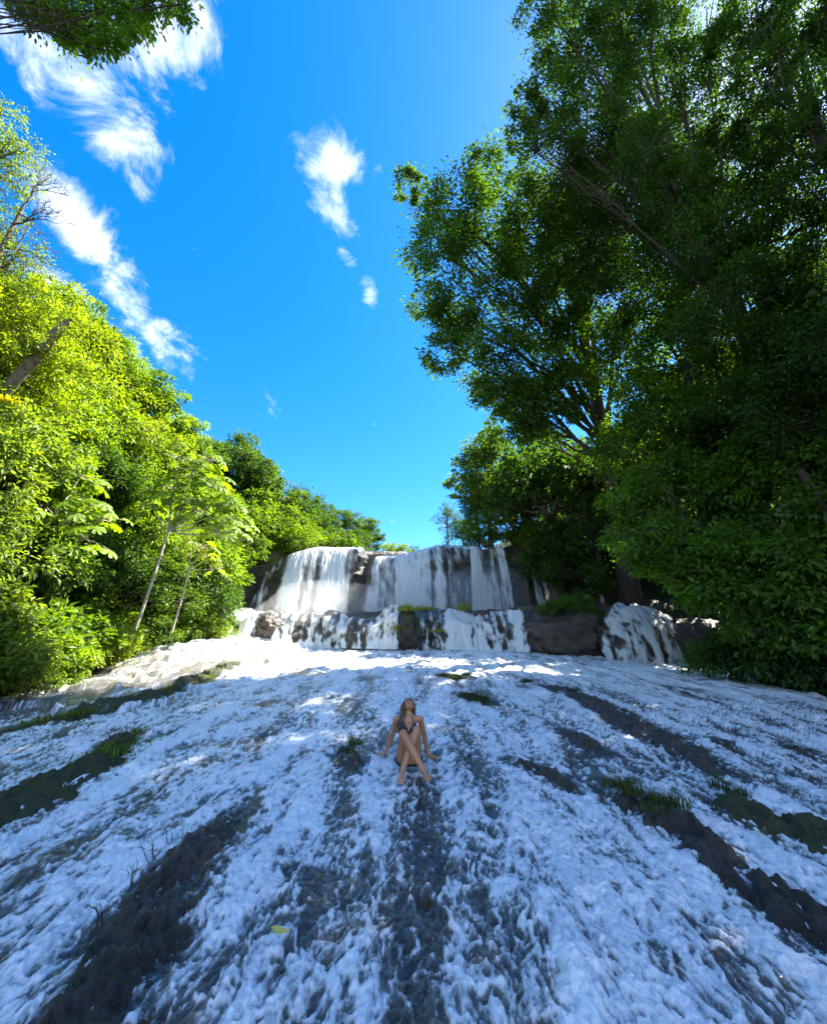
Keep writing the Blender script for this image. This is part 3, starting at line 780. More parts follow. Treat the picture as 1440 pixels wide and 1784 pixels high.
def wood_mesh(name, base, top, r0, r1, lobes, clump_pts=None, lean=(0, 0), limb=0.22, twigs=5, wob=0.15, k=10):
    W = Parts(); base = np.array(base, float); top = np.array(top, float)
    mid = (base + top) / 2 + np.array([lean[0], lean[1], 0])
    n = 18
    path = bez(base, mid, top, n) + RNG.standard_normal((n, 3)) * np.array([wob, wob, 0]) * np.linspace(0.1, 1, n)[:, None] * 0.6
    rad = r0 + (r1 - r0) * np.linspace(0, 1, n) ** 0.8
    rad[0] *= 1.45; rad[1] *= 1.15
    W.tube(path, rad, k, 0.05)
    for li, (x, y, z, r) in enumerate(lobes):
        e = np.array([x, y, z])
        i = int(np.clip((0.35 + 0.5 * RNG.random()) * n, 2, n - 2))
        while i > 2 and path[i][2] > e[2] - 0.15 * np.linalg.norm(e - path[i]): i -= 1
        s = path[i]
        m = (s + e) / 2 + np.array([0, 0, 0.12 * np.linalg.norm(e - s)]) + RNG.standard_normal(3) * 0.3
        rr = min(rad[i] * 0.7, limb * (0.35 + 0.35 * r))
        lp = bez(s, m, e, 10) + RNG.standard_normal((10, 3)) * 0.06
        W.tube(lp, np.linspace(rr, rr * 0.3, 10), 7, 0.04)
        if clump_pts is not None and twigs:
            cc = clump_pts[li]
            for q in range(min(twigs, len(cc))):
                j = RNG.integers(4, 9)
                W.tube(bez(lp[j], (lp[j] + cc[q]) / 2 + RNG.standard_normal(3) * 0.15, cc[q], 5), np.linspace(rr * 0.3, 0.012, 5), 5)
    return W.build(name)

# --- prototypes shared by the hillside trees and bushes (local units: metres, crown about 6 m wide)
def proto_tree(seed, ls, H=8.0, R_=2.9, nl=11, dens=1.0, dm=4.5, asp=0.5, flat=0.8, hang=0.0):
    global RNG
    RNG = np.random.default_rng(100 + seed)
    lobes = []
    for i in range(nl):
        a = 2.4 * i + RNG.random() * 0.8; q = math.sqrt((i + 0.5) / nl)
        rr = R_ * q * 0.85
        z = H - 1.2 - 0.55 * R_ * q ** 2 * 2.0 - RNG.random() * 0.9
        lobes.append((rr * math.cos(a), rr * math.sin(a), z, R_ * (0.36 + 0.16 * RNG.random())))
    for i in range(nl // 2):            # lower skirts of the crown
        a = RNG.random() * 6.28
        lobes.append((R_ * 0.75 * math.cos(a), R_ * 0.75 * math.sin(a), H - 3.6 - RNG.random() * 1.6, R_ * (0.30 + 0.12 * RNG.random())))
    cm, cp = crown_mesh('crown', lobes, ls, dens * dm, asp, flat=flat, hang=hang, spread=0.26)
    wm = wood_mesh('trunk', (0, 0, -0.6), (0, 0, H - 2.0), 0.20, 0.06, lobes, cp, (RNG.uniform(-.6, .6), RNG.uniform(-.6, .6)), 0.10, 3)
    return cm, wm, H
PROTO = [proto_tree(0, 0.22, dens=1.0), proto_tree(1, 0.17, dens=.8, R_=2.6), proto_tree(2, 0.28, nl=9, dens=0.9, asp=0.55),
         proto_tree(3, 0.16, nl=13, dens=.8, R_=3.1, asp=0.42, hang=0.5), proto_tree(4, 0.20, H=9, R_=2.3, nl=12), proto_tree(5, 0.24, nl=8, R_=3.0, dens=0.8, asp=0.45, hang=0.4), proto_tree(6, 0.15, H=9, R_=2.6, nl=12, dens=0.25, asp=0.45, hang=0.3)]
def proto_bush(seed, ls, R_=1.6, nl=8, dens=1.1, asp=0.5, hang=0.2):
    global RNG
    RNG = np.random.default_rng(200 + seed)
    lobes = []
    for i in range(nl):
        a = 2.4 * i; q = math.sqrt((i + 0.3) / nl)
        lobes.append((R_ * q * 0.8 * math.cos(a), R_ * q * 0.8 * math.sin(a), 0.55 + (1 - q) * 1.0 + RNG.random() * 0.3, R_ * (0.40 + 0.18 * RNG.random())))
    cm, cp = crown_mesh('foliage', lobes, ls, dens * 3.5, asp, flat=0.8, hang=hang)
    W = Parts()
    for (x, y, z, r) in lobes:
        W.tube(bez((x * .2, y * .2, -0.3), (x * .5, y * .5, z * .6), (x, y, z), 6), np.linspace(0.035, 0.012, 6), 5)
    return cm, W.build('stem')
BUSH = [proto_bush(0, 0.20), proto_bush(1, 0.26, asp=0.4), proto_bush(2, 0.16, hang=0.5, asp=0.35), proto_bush(3, 0.30, dens=0.9)]
RNG = np.random.default_rng(11)

ORD = ['first', 'second', 'third', 'fourth', 'fifth', 'sixth', 'seventh', 'eighth', 'ninth', 'tenth', 'eleventh', 'twelfth', 'thirteenth', 'fourteenth', 'fifteenth', 'sixteenth', 'seventeenth', 'eighteenth', 'nineteenth', 'twentieth', 'twenty-first', 'twenty-second', 'twenty-third', 'twenty-fourth']
LIME = (0.14, 0.235, 0.012, 1); MID = (0.085, 0.16, 0.014, 1); DEEP = (0.045, 0.10, 0.016, 1); YEL = (0.185, 0.26, 0.012, 1); SOFT = (0.13, 0.20, 0.025, 1)
def put_tree(px, py, y, wpx, pi, color, label, group, name='tree', zmin=None, wood=None, stretch=1.0):
    """crown top at the pixel, at forward distance y, foot on the slope; wpx = crown width in photo pixels"""
    p = at(px, py, y)
    dc = p.y * math.cos(PITCH) + (p.z - CAM_Z) * math.sin(PITCH)
    cm, wm, H = PROTO[pi]
    sc_ = wpx * dc / FPX / 6.0
    g = hz(p.x, p.y)
    hgt = max(p.z - g, 2.0)
    sz = sc_ * stretch
    root = empty(name, (p.x, p.y, p.z - H * sz))
    root.rotation_euler = (0, 0, random.random() * 6.28)
    root.scale = (sc_, sc_, sz)
    tag(root, label, 'tree', group)
    c = link('crown', cm, M_LEAF, root); c.color = color
    w = link('trunk', wm, wood or M_BARK, root)
    gap = (p.z - H * sz) - g                  # foot hangs above or sits in the slope: grow or sink the trunk
    if gap > -0.2: w.scale = (1, 1, 1); w.location = (0, 0, 0)
    if gap > 0.3:
        ext = Parts(); ext.tube([(0, 0, -gap / sz - 0.8), (0.05, 0.1, -gap / sz * .5), (0, 0, -0.3)], [0.30, 0.26, 0.22], 8)
        link('trunk_foot', ext.build('trunk_foot'), wood or M_BARK, root)
    return root
FERN = []
def put_bush(px, py, y, wpx, bi, color, label, group, name='bush', dz=0.0):
    p = at(px, py, y)
    g = hz(p.x, p.y)
    dc = p.y * math.cos(PITCH) + (p.z - CAM_Z) * math.sin(PITCH)
    s = wpx * dc / FPX / 3.4
    zb = p.z - 2.0 * s                        # pixel marks the top of the bush
    root = empty(name, (p.x, p.y, min(max(zb, g - 0.4 * s), g + 0.35 * s) + dz))
    root.rotation_euler = (0, 0, random.random() * 6.28); root.scale = (s, s, s)
    tag(root, label, 'bush', group)
    cm, sm = BUSH[bi]
    c = link('foliage', cm, M_LEAF, root); c.color = color
    link('stem', sm, M_BARK, root)
    return root

# --- left slope: rows of trees
ROWS_L = {
 'skyline': ([(5, 165, 10.0, 190, 6, SOFT), (30, 360, 11.5, 190, 6, SOFT), (70, 470, 14, 190, 3, LIME), (140, 500, 17, 180, 0, MID), (205, 565, 20, 160, 3, LIME), (268, 635, 22, 140, 2, MID),
              (325, 705, 25, 130, 4, LIME), (366, 748, 28, 110, 0, DEEP), (425, 738, 31, 120, 0, DEEP), (470, 795, 34, 110, 2, MID), (520, 828, 37, 110, 0, DEEP),
              (562, 852, 40, 95, 4, DEEP), (605, 880, 43, 80, 1, DEEP), (640, 890, 46, 75, 4, DEEP)], 'tree on the left skyline'),
 'upper': ([(30, 480, 12, 260, 3, YEL), (105, 560, 15.5, 230, 3, LIME), (165, 600, 18, 220, 5, LIME), (225, 650, 20.5, 190, 3, YEL), (280, 705, 22.5, 170, 5, LIME), (335, 770, 24.5, 170, 3, LIME),
            (395, 820, 27, 140, 5, MID), (440, 830, 32, 140, 2, MID), (490, 858, 32, 120, 5, LIME), (535, 880, 34, 110, 0, MID), (585, 905, 37, 90, 2, DEEP), (625, 925, 40, 75, 1, DEEP)], 'tree in the upper row on the left slope'),
 'middle': ([(20, 640, 12, 260, 0, SOFT), (90, 690, 14.5, 240, 4, LIME), (150, 720, 17, 190, 0, DEEP), (210, 740, 19, 190, 1, MID), (265, 780, 20.5, 180, 3, LIME), (345, 850, 23.5, 170, 5, LIME),
             (385, 890, 25, 120, 2, MID), (445, 900, 32.5, 110, 5, LIME), (500, 910, 33, 100, 3, LIME), (545, 925, 33, 90, 1, MID)], 'tree in the middle row on the left slope'),
 'lower': ([(10, 800, 11.8, 260, 5, SOFT), (90, 850, 14, 200, 0, DEEP), (160, 870, 16.5, 190, 4, MID), (225, 900, 18.5, 180, 0, DEEP), (290, 930, 20.5, 160, 1, MID), (360, 950, 22.5, 140, 0, DEEP)], 'tree in the lower row on the left slope'),
}
LOOK = {LIME: 'lime green', MID: 'green', DEEP: 'dark green', YEL: 'yellow-green', SOFT: 'pale green airy'}
for row, (items, txt) in ROWS_L.items():
    for i, (px, py, y, w, pi, colr) in enumerate(items):
        put_tree(px, py, y, w, pi, colr, f'{LOOK[colr]} {txt}, {ORD[i]} from the left', 'trees on the left slope', stretch=random.uniform(0.95, 1.2))
# --- left bank bushes
ROWS_B = {
 'upper left bank': [(15, 940, 11.3, 200, 0, SOFT), (85, 960, 13, 170, 3, MID), (150, 985, 15, 160, 0, MID), (205, 990, 17, 140, 1, LIME), (260, 990, 19, 120, 2, MID), (375, 965, 24.0, 90, 3, LIME), (435, 945, 31.5, 90, 2, YEL), (490, 940, 32, 80, 1, LIME), (535, 935, 31.5, 80, 2, LIME), (595, 935, 33, 80, 0, MID)],
 'middle left bank': [(20, 1020, 11, 180, 1, SOFT), (95, 1030, 13, 160, 0, LIME), (165, 1035, 15.2, 130, 2, YEL), (290, 1010, 20.5, 120, 3, DEEP), (330, 1020, 21.8, 120, 0, MID), (375, 1005, 23.0, 80, 2, SOFT)],
 'waterside left bank': [(15, 1095, 10.9, 150, 0, SOFT), (75, 1090, 12.2, 130, 2, LIME), (125, 1085, 13.8, 110, 1, SOFT), (170, 1075, 15.6, 100, 0, LIME), (215, 1070, 17.4, 90, 2, YEL), (300, 1062, 20.6, 70, 0, LIME), (335, 1055, 22, 60, 2, MID), (370, 1040, 23.6, 70, 3, SOFT)],
}
for row, items in ROWS_B.items():
    for i, (px, py, y, w, bi, colr) in enumerate(items):
        put_bush(px, py, y, w, bi, colr, f'{LOOK[colr]} bush on the {row}, {ORD[i]} from the left', 'bushes on the left bank')
# bushes on the crest and on the ledges
for px, py, y, w, bi, colr, lab, dz in [
    (641, 955, 30.4, 44, 2, YEL, 'bright bush hanging between the two main waterfalls', 0),
    (648, 985, 30.0, 36, 1, MID, 'dark green bush on the rock gap between the two main waterfalls', -0.6),
    (690, 942, 36, 60, 2, LIME, 'low lime bush above the crest of the middle waterfall', 0),
    (725, 944, 40, 50, 0, MID, 'small far bush on the crest next to the notch of sky', 0),
    (820, 905, 31.5, 90, 2, LIME, 'sunlit bush on the crest above the misty waterfall', 0),
    (860, 925, 31.0, 70, 0, MID, 'green bush on the crest between the misty and the narrow waterfall', 0),
    (885, 955, 30.0, 50, 1, DEEP, 'dark bush hanging over the rock left of the narrow waterfall', -0.8)]:
    put_bush(px, py, y, w, bi, colr, lab, 'bushes on the crest', dz=dz)

# --- far trees on the right of the crest
for i, (px, py, y, w, pi, colr, lab) in enumerate([
    (778, 866, 38, 60, 6, DEEP, 'small slim tree standing alone against the sky right of the notch'),
    (840, 735, 31, 150, 4, MID, 'round tree above the crest at the foot of the giant tree'),
    (880, 790, 31, 130, 0, LIME, 'sunlit tree above the narrow waterfall at the right'),
    (830, 850, 32, 80, 1, MID, 'small tree low on the crest above the misty waterfall'),
    (930, 735, 27, 200, 2, DEEP, 'dark tree behind the giant trunk on the right slope'),
    (960, 900, 27, 120, 0, DEEP, 'dark low tree right of the narrow waterfall'),
    (905, 880, 30, 90, 5, LIME, 'lime small tree leaning over the narrow waterfall')]):
    put_tree(px, py, y, w, pi, colr, lab, 'trees beside the crest')

# --- the tall trees of the right bank: built limb by limb
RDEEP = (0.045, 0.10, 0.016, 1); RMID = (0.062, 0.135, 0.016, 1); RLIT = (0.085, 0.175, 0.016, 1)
def big_tree(label, base, top, r0, lobes_px, ls, color, dens=1.0, wood=None, twigs=5, asp=0.5, lean=(0, 0), limb=0.22, name='tree', group='tall trees on the right bank', **kw):
    base = Vector(base)
    root = empty(name, base); tag(root, label, 'tree', group)
    lobes = []
    for (px, py, y, r) in lobes_px:
        p = at(px, py, y) - base; lobes.append((p.x, p.y, p.z, r))
    t = Vector(top) - base
    cm, cp = crown_mesh('crown', lobes, ls, dens * 7.5, asp, **kw)
    c = link('crown', cm, M_LEAF, root); c.color = color
    wm = wood_mesh('trunk', (0, 0, -1.0), tuple(t), r0, r0 * 0.35, lobes, cp, lean, limb, twigs)
    link('trunk', wm, wood or M_BARK_DARK, root)
    return root
def gp(x, y): return (x, y, hz(x, y))
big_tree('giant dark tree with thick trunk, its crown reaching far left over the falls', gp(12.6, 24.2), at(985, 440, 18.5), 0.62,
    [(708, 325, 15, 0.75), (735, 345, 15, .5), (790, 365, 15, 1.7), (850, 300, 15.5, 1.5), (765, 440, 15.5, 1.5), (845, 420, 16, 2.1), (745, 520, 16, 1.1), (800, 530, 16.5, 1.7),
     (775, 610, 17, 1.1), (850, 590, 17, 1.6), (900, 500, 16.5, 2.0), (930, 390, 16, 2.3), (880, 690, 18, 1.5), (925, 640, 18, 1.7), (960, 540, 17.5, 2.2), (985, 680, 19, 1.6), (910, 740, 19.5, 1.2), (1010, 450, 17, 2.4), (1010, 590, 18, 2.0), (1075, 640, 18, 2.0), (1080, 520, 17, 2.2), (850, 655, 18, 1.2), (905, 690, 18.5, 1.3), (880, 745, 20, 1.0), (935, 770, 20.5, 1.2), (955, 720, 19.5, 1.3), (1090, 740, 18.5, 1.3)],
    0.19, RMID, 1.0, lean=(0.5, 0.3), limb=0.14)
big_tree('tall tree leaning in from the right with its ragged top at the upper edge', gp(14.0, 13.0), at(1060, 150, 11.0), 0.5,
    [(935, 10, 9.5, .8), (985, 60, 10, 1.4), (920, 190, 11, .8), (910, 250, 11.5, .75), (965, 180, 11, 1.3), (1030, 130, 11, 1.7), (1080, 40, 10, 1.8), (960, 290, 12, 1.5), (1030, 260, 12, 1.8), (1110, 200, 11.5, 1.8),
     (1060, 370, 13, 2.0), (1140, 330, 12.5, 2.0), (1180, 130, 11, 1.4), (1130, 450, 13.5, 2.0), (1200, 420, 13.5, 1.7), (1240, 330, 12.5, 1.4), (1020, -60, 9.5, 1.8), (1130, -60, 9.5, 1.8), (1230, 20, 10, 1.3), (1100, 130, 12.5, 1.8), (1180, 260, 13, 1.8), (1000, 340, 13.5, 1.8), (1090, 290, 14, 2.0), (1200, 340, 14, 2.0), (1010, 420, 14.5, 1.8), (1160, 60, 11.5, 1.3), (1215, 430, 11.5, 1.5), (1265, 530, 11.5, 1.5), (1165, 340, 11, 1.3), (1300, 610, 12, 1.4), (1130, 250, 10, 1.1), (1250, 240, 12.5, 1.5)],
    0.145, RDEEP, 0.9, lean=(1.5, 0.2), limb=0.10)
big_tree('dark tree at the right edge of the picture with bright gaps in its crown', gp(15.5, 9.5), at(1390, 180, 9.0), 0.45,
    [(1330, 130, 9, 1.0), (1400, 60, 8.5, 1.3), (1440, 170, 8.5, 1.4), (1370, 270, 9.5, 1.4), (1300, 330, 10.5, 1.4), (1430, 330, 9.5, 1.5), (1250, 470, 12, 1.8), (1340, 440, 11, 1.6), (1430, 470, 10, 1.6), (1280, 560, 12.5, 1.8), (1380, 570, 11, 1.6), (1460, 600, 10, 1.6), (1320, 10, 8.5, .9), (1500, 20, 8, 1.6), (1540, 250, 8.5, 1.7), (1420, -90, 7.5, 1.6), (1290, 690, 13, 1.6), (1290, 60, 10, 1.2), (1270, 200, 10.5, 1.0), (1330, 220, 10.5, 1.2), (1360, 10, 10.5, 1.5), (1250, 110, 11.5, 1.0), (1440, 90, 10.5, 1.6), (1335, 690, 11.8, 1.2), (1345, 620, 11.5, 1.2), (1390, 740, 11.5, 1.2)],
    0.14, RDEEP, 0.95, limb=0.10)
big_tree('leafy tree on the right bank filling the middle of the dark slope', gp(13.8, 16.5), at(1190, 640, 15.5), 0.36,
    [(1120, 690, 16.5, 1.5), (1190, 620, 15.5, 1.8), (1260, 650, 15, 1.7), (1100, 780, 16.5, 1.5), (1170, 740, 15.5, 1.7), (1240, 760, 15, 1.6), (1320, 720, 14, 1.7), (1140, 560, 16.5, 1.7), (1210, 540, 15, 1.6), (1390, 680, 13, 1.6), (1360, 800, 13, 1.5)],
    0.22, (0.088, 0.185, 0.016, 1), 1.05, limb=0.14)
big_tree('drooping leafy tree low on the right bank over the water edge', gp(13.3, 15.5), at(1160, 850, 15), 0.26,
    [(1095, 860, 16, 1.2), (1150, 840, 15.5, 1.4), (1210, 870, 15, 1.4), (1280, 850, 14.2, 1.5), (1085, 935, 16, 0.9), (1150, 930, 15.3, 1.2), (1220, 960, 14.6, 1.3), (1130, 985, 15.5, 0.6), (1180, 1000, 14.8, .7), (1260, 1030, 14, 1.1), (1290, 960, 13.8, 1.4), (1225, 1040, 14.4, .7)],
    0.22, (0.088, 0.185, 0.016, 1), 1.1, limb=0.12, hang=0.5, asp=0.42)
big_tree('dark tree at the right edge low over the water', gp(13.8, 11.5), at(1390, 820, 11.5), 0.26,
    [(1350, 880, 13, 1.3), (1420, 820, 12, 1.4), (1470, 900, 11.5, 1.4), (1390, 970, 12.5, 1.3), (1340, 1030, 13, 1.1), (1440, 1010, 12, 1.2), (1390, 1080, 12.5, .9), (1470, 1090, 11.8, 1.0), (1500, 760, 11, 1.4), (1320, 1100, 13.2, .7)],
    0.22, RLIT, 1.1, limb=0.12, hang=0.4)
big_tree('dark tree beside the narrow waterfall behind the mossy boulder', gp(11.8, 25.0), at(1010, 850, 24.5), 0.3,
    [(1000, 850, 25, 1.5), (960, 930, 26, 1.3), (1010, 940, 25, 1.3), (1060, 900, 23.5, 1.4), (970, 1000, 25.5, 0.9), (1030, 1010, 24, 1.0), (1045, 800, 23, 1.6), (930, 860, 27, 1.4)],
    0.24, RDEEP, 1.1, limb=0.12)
# forest that goes on up the right slope, seen through the crowns
HID = ['fifth', 'fourth', 'third', 'seventh', 'eighth', 'sixth', 'ninth', 'last', 'second', 'first']
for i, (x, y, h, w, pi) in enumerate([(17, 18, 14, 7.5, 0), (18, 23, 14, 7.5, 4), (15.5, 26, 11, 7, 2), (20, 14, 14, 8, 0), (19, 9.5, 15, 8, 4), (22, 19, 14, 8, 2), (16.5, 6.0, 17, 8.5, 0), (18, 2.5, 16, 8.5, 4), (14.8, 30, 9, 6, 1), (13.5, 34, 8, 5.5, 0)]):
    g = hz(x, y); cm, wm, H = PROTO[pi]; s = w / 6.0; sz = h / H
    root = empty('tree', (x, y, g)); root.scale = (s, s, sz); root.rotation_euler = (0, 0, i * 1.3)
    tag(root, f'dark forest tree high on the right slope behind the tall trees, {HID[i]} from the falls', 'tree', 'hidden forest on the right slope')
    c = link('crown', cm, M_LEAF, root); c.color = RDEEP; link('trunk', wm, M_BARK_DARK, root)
# bushes on the right bank at the water
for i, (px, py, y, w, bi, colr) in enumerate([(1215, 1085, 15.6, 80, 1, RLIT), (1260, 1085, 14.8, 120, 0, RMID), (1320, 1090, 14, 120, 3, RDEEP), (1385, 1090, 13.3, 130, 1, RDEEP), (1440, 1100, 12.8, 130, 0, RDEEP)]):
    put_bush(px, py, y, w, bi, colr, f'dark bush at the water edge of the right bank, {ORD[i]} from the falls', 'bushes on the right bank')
for px, py, w, lab in [(960, 1050, 50, 'small fern bush on the left part of the long mossy boulder'), (1000, 1040, 70, 'larger fern bush on top of the long mossy boulder'), (1025, 1060, 45, 'small fern bush on the right end of the long mossy boulder')]:
    b_ = put_bush(px, py, 22.3, w, 2, RLIT, lab, 'ferns on the mossy boulder'); b_.location.z = at(px, py + w * 0.45, 22.3).z
# overhanging branch of a tree standing left of the camera
big_tree('dark branch of a near tree hanging into the upper left corner', gp(-11.5, 1.0), at(110, -110, 3.1), 0.28,
    [(50, -5, 3.2, .3), (105, 25, 3.25, .3), (80, 0, 3.2, .34), (140, 30, 3.3, .3), (270, 0, 3.3, .22), (215, 30, 3.3, .2), (180, 35, 3.3, .3), (170, 75, 3.35, .2), (195, 60, 3.3, .2), (240, 0, 3.3, .28), (310, -5, 3.3, .24), (120, -60, 3.2, .8), (220, -70, 3.2, .8), (20, -60, 3.1, .5)],
    0.07, (0.12, 0.24, 0.02, 1), 0.9, group='trees of the left bank near the camera', limb=0.02, twigs=2)

# --- undergrowth covering both slopes
def undergrowth(name, label, n, side, color, ls, seed):
    rg = np.random.default_rng(seed)
    y = rg.uniform(4, 46, n); d = rg.uniform(0.15, 1, n) ** 1.3 * 19
    x = bankL(y) - d if side < 0 else bankR(y) + d
    z = height(x, y)
    P = np.stack([x, y, z + rg.random(n) ** 2 * 0.9 * np.clip(d, 0.2, 1)], -1)
    D = np.stack([rg.standard_normal(n), rg.standard_normal(n), rg.random(n) * 0.6 - 0.1], -1)
    N = np.stack([rg.standard_normal(n) * .5, rg.standard_normal(n) * .5, np.ones(n)], -1)
    o = link(name, leaves_mesh(name, P, D, N, ls * (0.6 + rg.random(n)), 0.5, rg.random(n)), M_LEAF)
    o.color = color; tag(o, label, 'undergrowth', kind='stuff')
undergrowth('undergrowth', 'leafy undergrowth covering the left slope between the trees', 50000, -1, MID, 0.26, 5)
undergrowth('undergrowth', 'dark leafy undergrowth covering the right slope', 36000, 1, RDEEP, 0.26, 6)

def bank_grass(n):
    rg = np.random.default_rng(91)
    y = rg.uniform(8, 24.5, n); d = rg.uniform(-0.25, 2.2, n)
    x = bankL(y) - d; z = height(x, y)
    P = np.stack([x, y, z - 0.03], -1)
    D = np.stack([rg.standard_normal(n) * .5 + .15, rg.standard_normal(n) * .5 - .1, 0.5 + rg.random(n)], -1)
    N = np.stack([rg.standard_normal(n), rg.standard_normal(n), 0.4 + 0 * y], -1)
    o = link('grass', leaves_mesh('grass', P, D, N, 0.14 + 0.22 * rg.random(n), 0.16, rg.random(n), droop=0.4), M_GRASS)
    o.color = (0.17, 0.21, 0.02, 1); tag(o, 'long sunlit grass and weeds along the edge of the left bank', 'grass', kind='stuff')
bank_grass(26000)
# ------------------------------------------------------------------ the woman sitting on the slope
def make_person():
    base = river_at(712, 1345)
    bz = float(river_z(base[0], base[1])) + 0.05
    root = empty('person', (base[0], base[1], bz))
    root.rotation_euler = (0, 0, R(3))
    tag(root, 'woman in a black bikini sitting in the stream, leaning back, shins crossed', 'person')
    bm = bmesh.new()
    ico = bmesh.new(); bmesh.ops.create_icosphere(ico, subdivisions=2, radius=1)
    iv = [v.co.copy() for v in ico.verts]; ifc = [[v.index for v in f.verts] for f in ico.faces]; ico.free()
    def ell(c, r, rot=None):
        c = Vector(c)
        if isinstance(r, (int, float)): r = (r, r, r)
        vs = []
        for v in iv:
            p = Vector((v.x * r[0], v.y * r[1], v.z * r[2]))
            if rot is not None: p = rot @ p
            vs.append(bm.verts.new(c + p))
        for f in ifc: bm.faces.new([vs[k] for k in f])
    def bone(p, q, r1, r2, n=None, bulge=0.0):
        p, q = Vector(p), Vector(q); L = (q - p).length
        n = n or max(4, int(L / (min(r1, r2) * 0.3)))
        for i in range(n + 1):
            t = i / n
            ell(p.lerp(q, t), r1 + (r2 - r1) * t + bulge * math.sin(math.pi * t) ** 2)
    sl = 0.111
    # trunk, leaning back on both arms
    pel = Vector((0, 0.0, 0.115)); wai = Vector((0, 0.085, 0.26)); che = Vector((0.005, 0.18, 0.405)); shc = Vector((0.005, 0.25, 0.51))
    tilt = Matrix.Rotation(-0.52, 3, 'X')
    ell(pel, (0.165, 0.115, 0.105), tilt); ell(pel.lerp(wai, .5), (0.14, 0.10, 0.09), tilt); ell(wai, (0.118, 0.083, 0.10), tilt)
    ell(wai.lerp(che, .5), (0.125, 0.088, 0.10), tilt); ell(che, (0.142, 0.095, 0.11), tilt); ell(shc, (0.135, 0.075, 0.06), tilt)
    for s in (-1, 1):
        ell((0.07 * s, 0.11, 0.44), (0.060, 0.057, 0.057))            # bust
        ell((0.09 * s, 0.05, 0.085), (0.095, 0.105, 0.085))             # seat
        bone((0.05 * s, 0.262, 0.54), (0.155 * s, 0.262, 0.53), 0.042, 0.05)  # shoulder line
    neck0, headc = Vector((0.005, 0.255, 0.54)), Vector((0.008, 0.335, 0.685))
    bone(neck0, neck0.lerp(headc, .62), 0.052, 0.046)
    # head thrown back: f = where the face points, u = crown direction
    a = R(58); f = Vector((0.0, -math.cos(a), math.sin(a))); u = Vector((0.0, math.sin(a), math.cos(a)))
    hr = Matrix(((1, 0, 0), (0, u.y, -f.y), (0, u.z, -f.z))).to_3x3()
    hm = Matrix((Vector((1, 0, 0)), f, u)).transposed()
    ell(headc + u * 0.02, (0.073, 0.088, 0.09), hm)
    ell(headc - u * 0.045 + f * 0.028, (0.055, 0.06, 0.062), hm)        # jaw
    ell(headc - u * 0.085 + f * 0.058, (0.026, 0.024, 0.022), hm)       # chin
    ell(headc + f * 0.088 - u * 0.012, (0.012, 0.018, 0.012), hm); ell(headc + f * 0.08 + u * 0.012, (0.009, 0.012, 0.022), hm)   # nose
    ell(headc + f * 0.074 - u * 0.048, (0.024, 0.014, 0.011), hm)       # mouth
    for s in (-1, 1):
        ell(headc + f * 0.066 - u * 0.012 + Vector((0.036 * s, 0, 0)), (0.02, 0.018, 0.02), hm)   # cheeks
        ell(headc + f * 0.07 + u * 0.036 + Vector((0.03 * s, 0, 0)), (0.022, 0.012, 0.01), hm)    # brow
        ell(headc - f * 0.005 - u * 0.01 + Vector((0.073 * s, 0, 0)), (0.01, 0.018, 0.028), hm)   # ears
    # arms: left of the picture is s = -1
    def arm(s, el, wr, hand_dir, spread):
        sh = Vector((0.165 * s, 0.262, 0.525)); el = Vector(el); wr = Vector(wr)
        ell(sh, 0.053)
        bone(sh, el, 0.047, 0.036); bone(el, wr, 0.037, 0.024, bulge=0.004)
        hd = Vector(hand_dir).normalized(); side = Vector((-hd.y, hd.x, 0)).normalized() * spread
        palm = wr + hd * 0.05 + Vector((0, 0, -0.012))
        for k in range(-2, 3): bone(wr + side * 0.006 * k, palm + side * 0.014 * k + hd * 0.03, 0.015, 0.0125, 6)
        for k, ln in zip((-1.5, -0.5, 0.5, 1.5), (0.062, 0.075, 0.07, 0.052)):
            r0 = palm + side * 0.018 * k + hd * 0.03
            m = r0 + hd * ln * .5 + side * 0.006 * k + Vector((0, 0, 0.008)); e = r0 + hd * ln + side * 0.012 * k + Vector((0, 0, -0.012))
            bone(r0, m, 0.0095, 0.009, 6); bone(m, e, 0.009, 0.0075, 6)
        t0 = wr + hd * 0.03 - side * 0.022; t1 = t0 - side * 0.035 + hd * 0.025; t2 = t1 - side * 0.008 + hd * 0.03
        bone(t0, t1, 0.0125, 0.0105, 6); bone(t1, t2, 0.0105, 0.008, 6)
    arm(-1, (-0.22, 0.40, 0.30), (-0.30, 0.46, 0.09), (-0.75, 0.35, -0.12), 1)
    arm(1, (0.23, 0.335, 0.305), (0.275, 0.34, 0.075), (0.75, -0.35, -0.10), -1)
    # legs: picture-left knee is in front, its shin crosses to the right
    def leg(hip, kn, an, toe, s):
        hip, kn, an, toe = Vector(hip), Vector(kn), Vector(an), Vector(toe)
        bone(hip, kn, 0.094, 0.056); ell(kn, 0.057)
        mid = kn.lerp(an, 0.32) + Vector((0, 0.018, 0))
        bone(kn, mid, 0.053, 0.057); bone(mid, an, 0.057, 0.033)
        ell(an + Vector((0, 0.02, -0.025)), 0.033)                      # heel
        fd = (toe - an); fdn = fd.normalized(); side = Vector((-fdn.y, fdn.x, 0)).normalized()
        ball = an + fd * 0.68
        bone(an + Vector((0, 0, -0.012)), ball, 0.031, 0.022)
        for k in range(-2, 3): bone(an + fd * .45 + side * 0.006 * k, ball + side * 0.016 * k, 0.019, 0.016, 6)
        for k, ln in zip((-2, -1, 0, 1, 2), (1.0, .94, .88, .8, .7)):
            kk = k * s
            bone(ball + side * 0.016 * kk, an + fd * (0.68 + 0.32 * ln) + side * 0.017 * kk, 0.0125 if k == -2 else 0.010, 0.0105 if k == -2 else 0.008, 5)
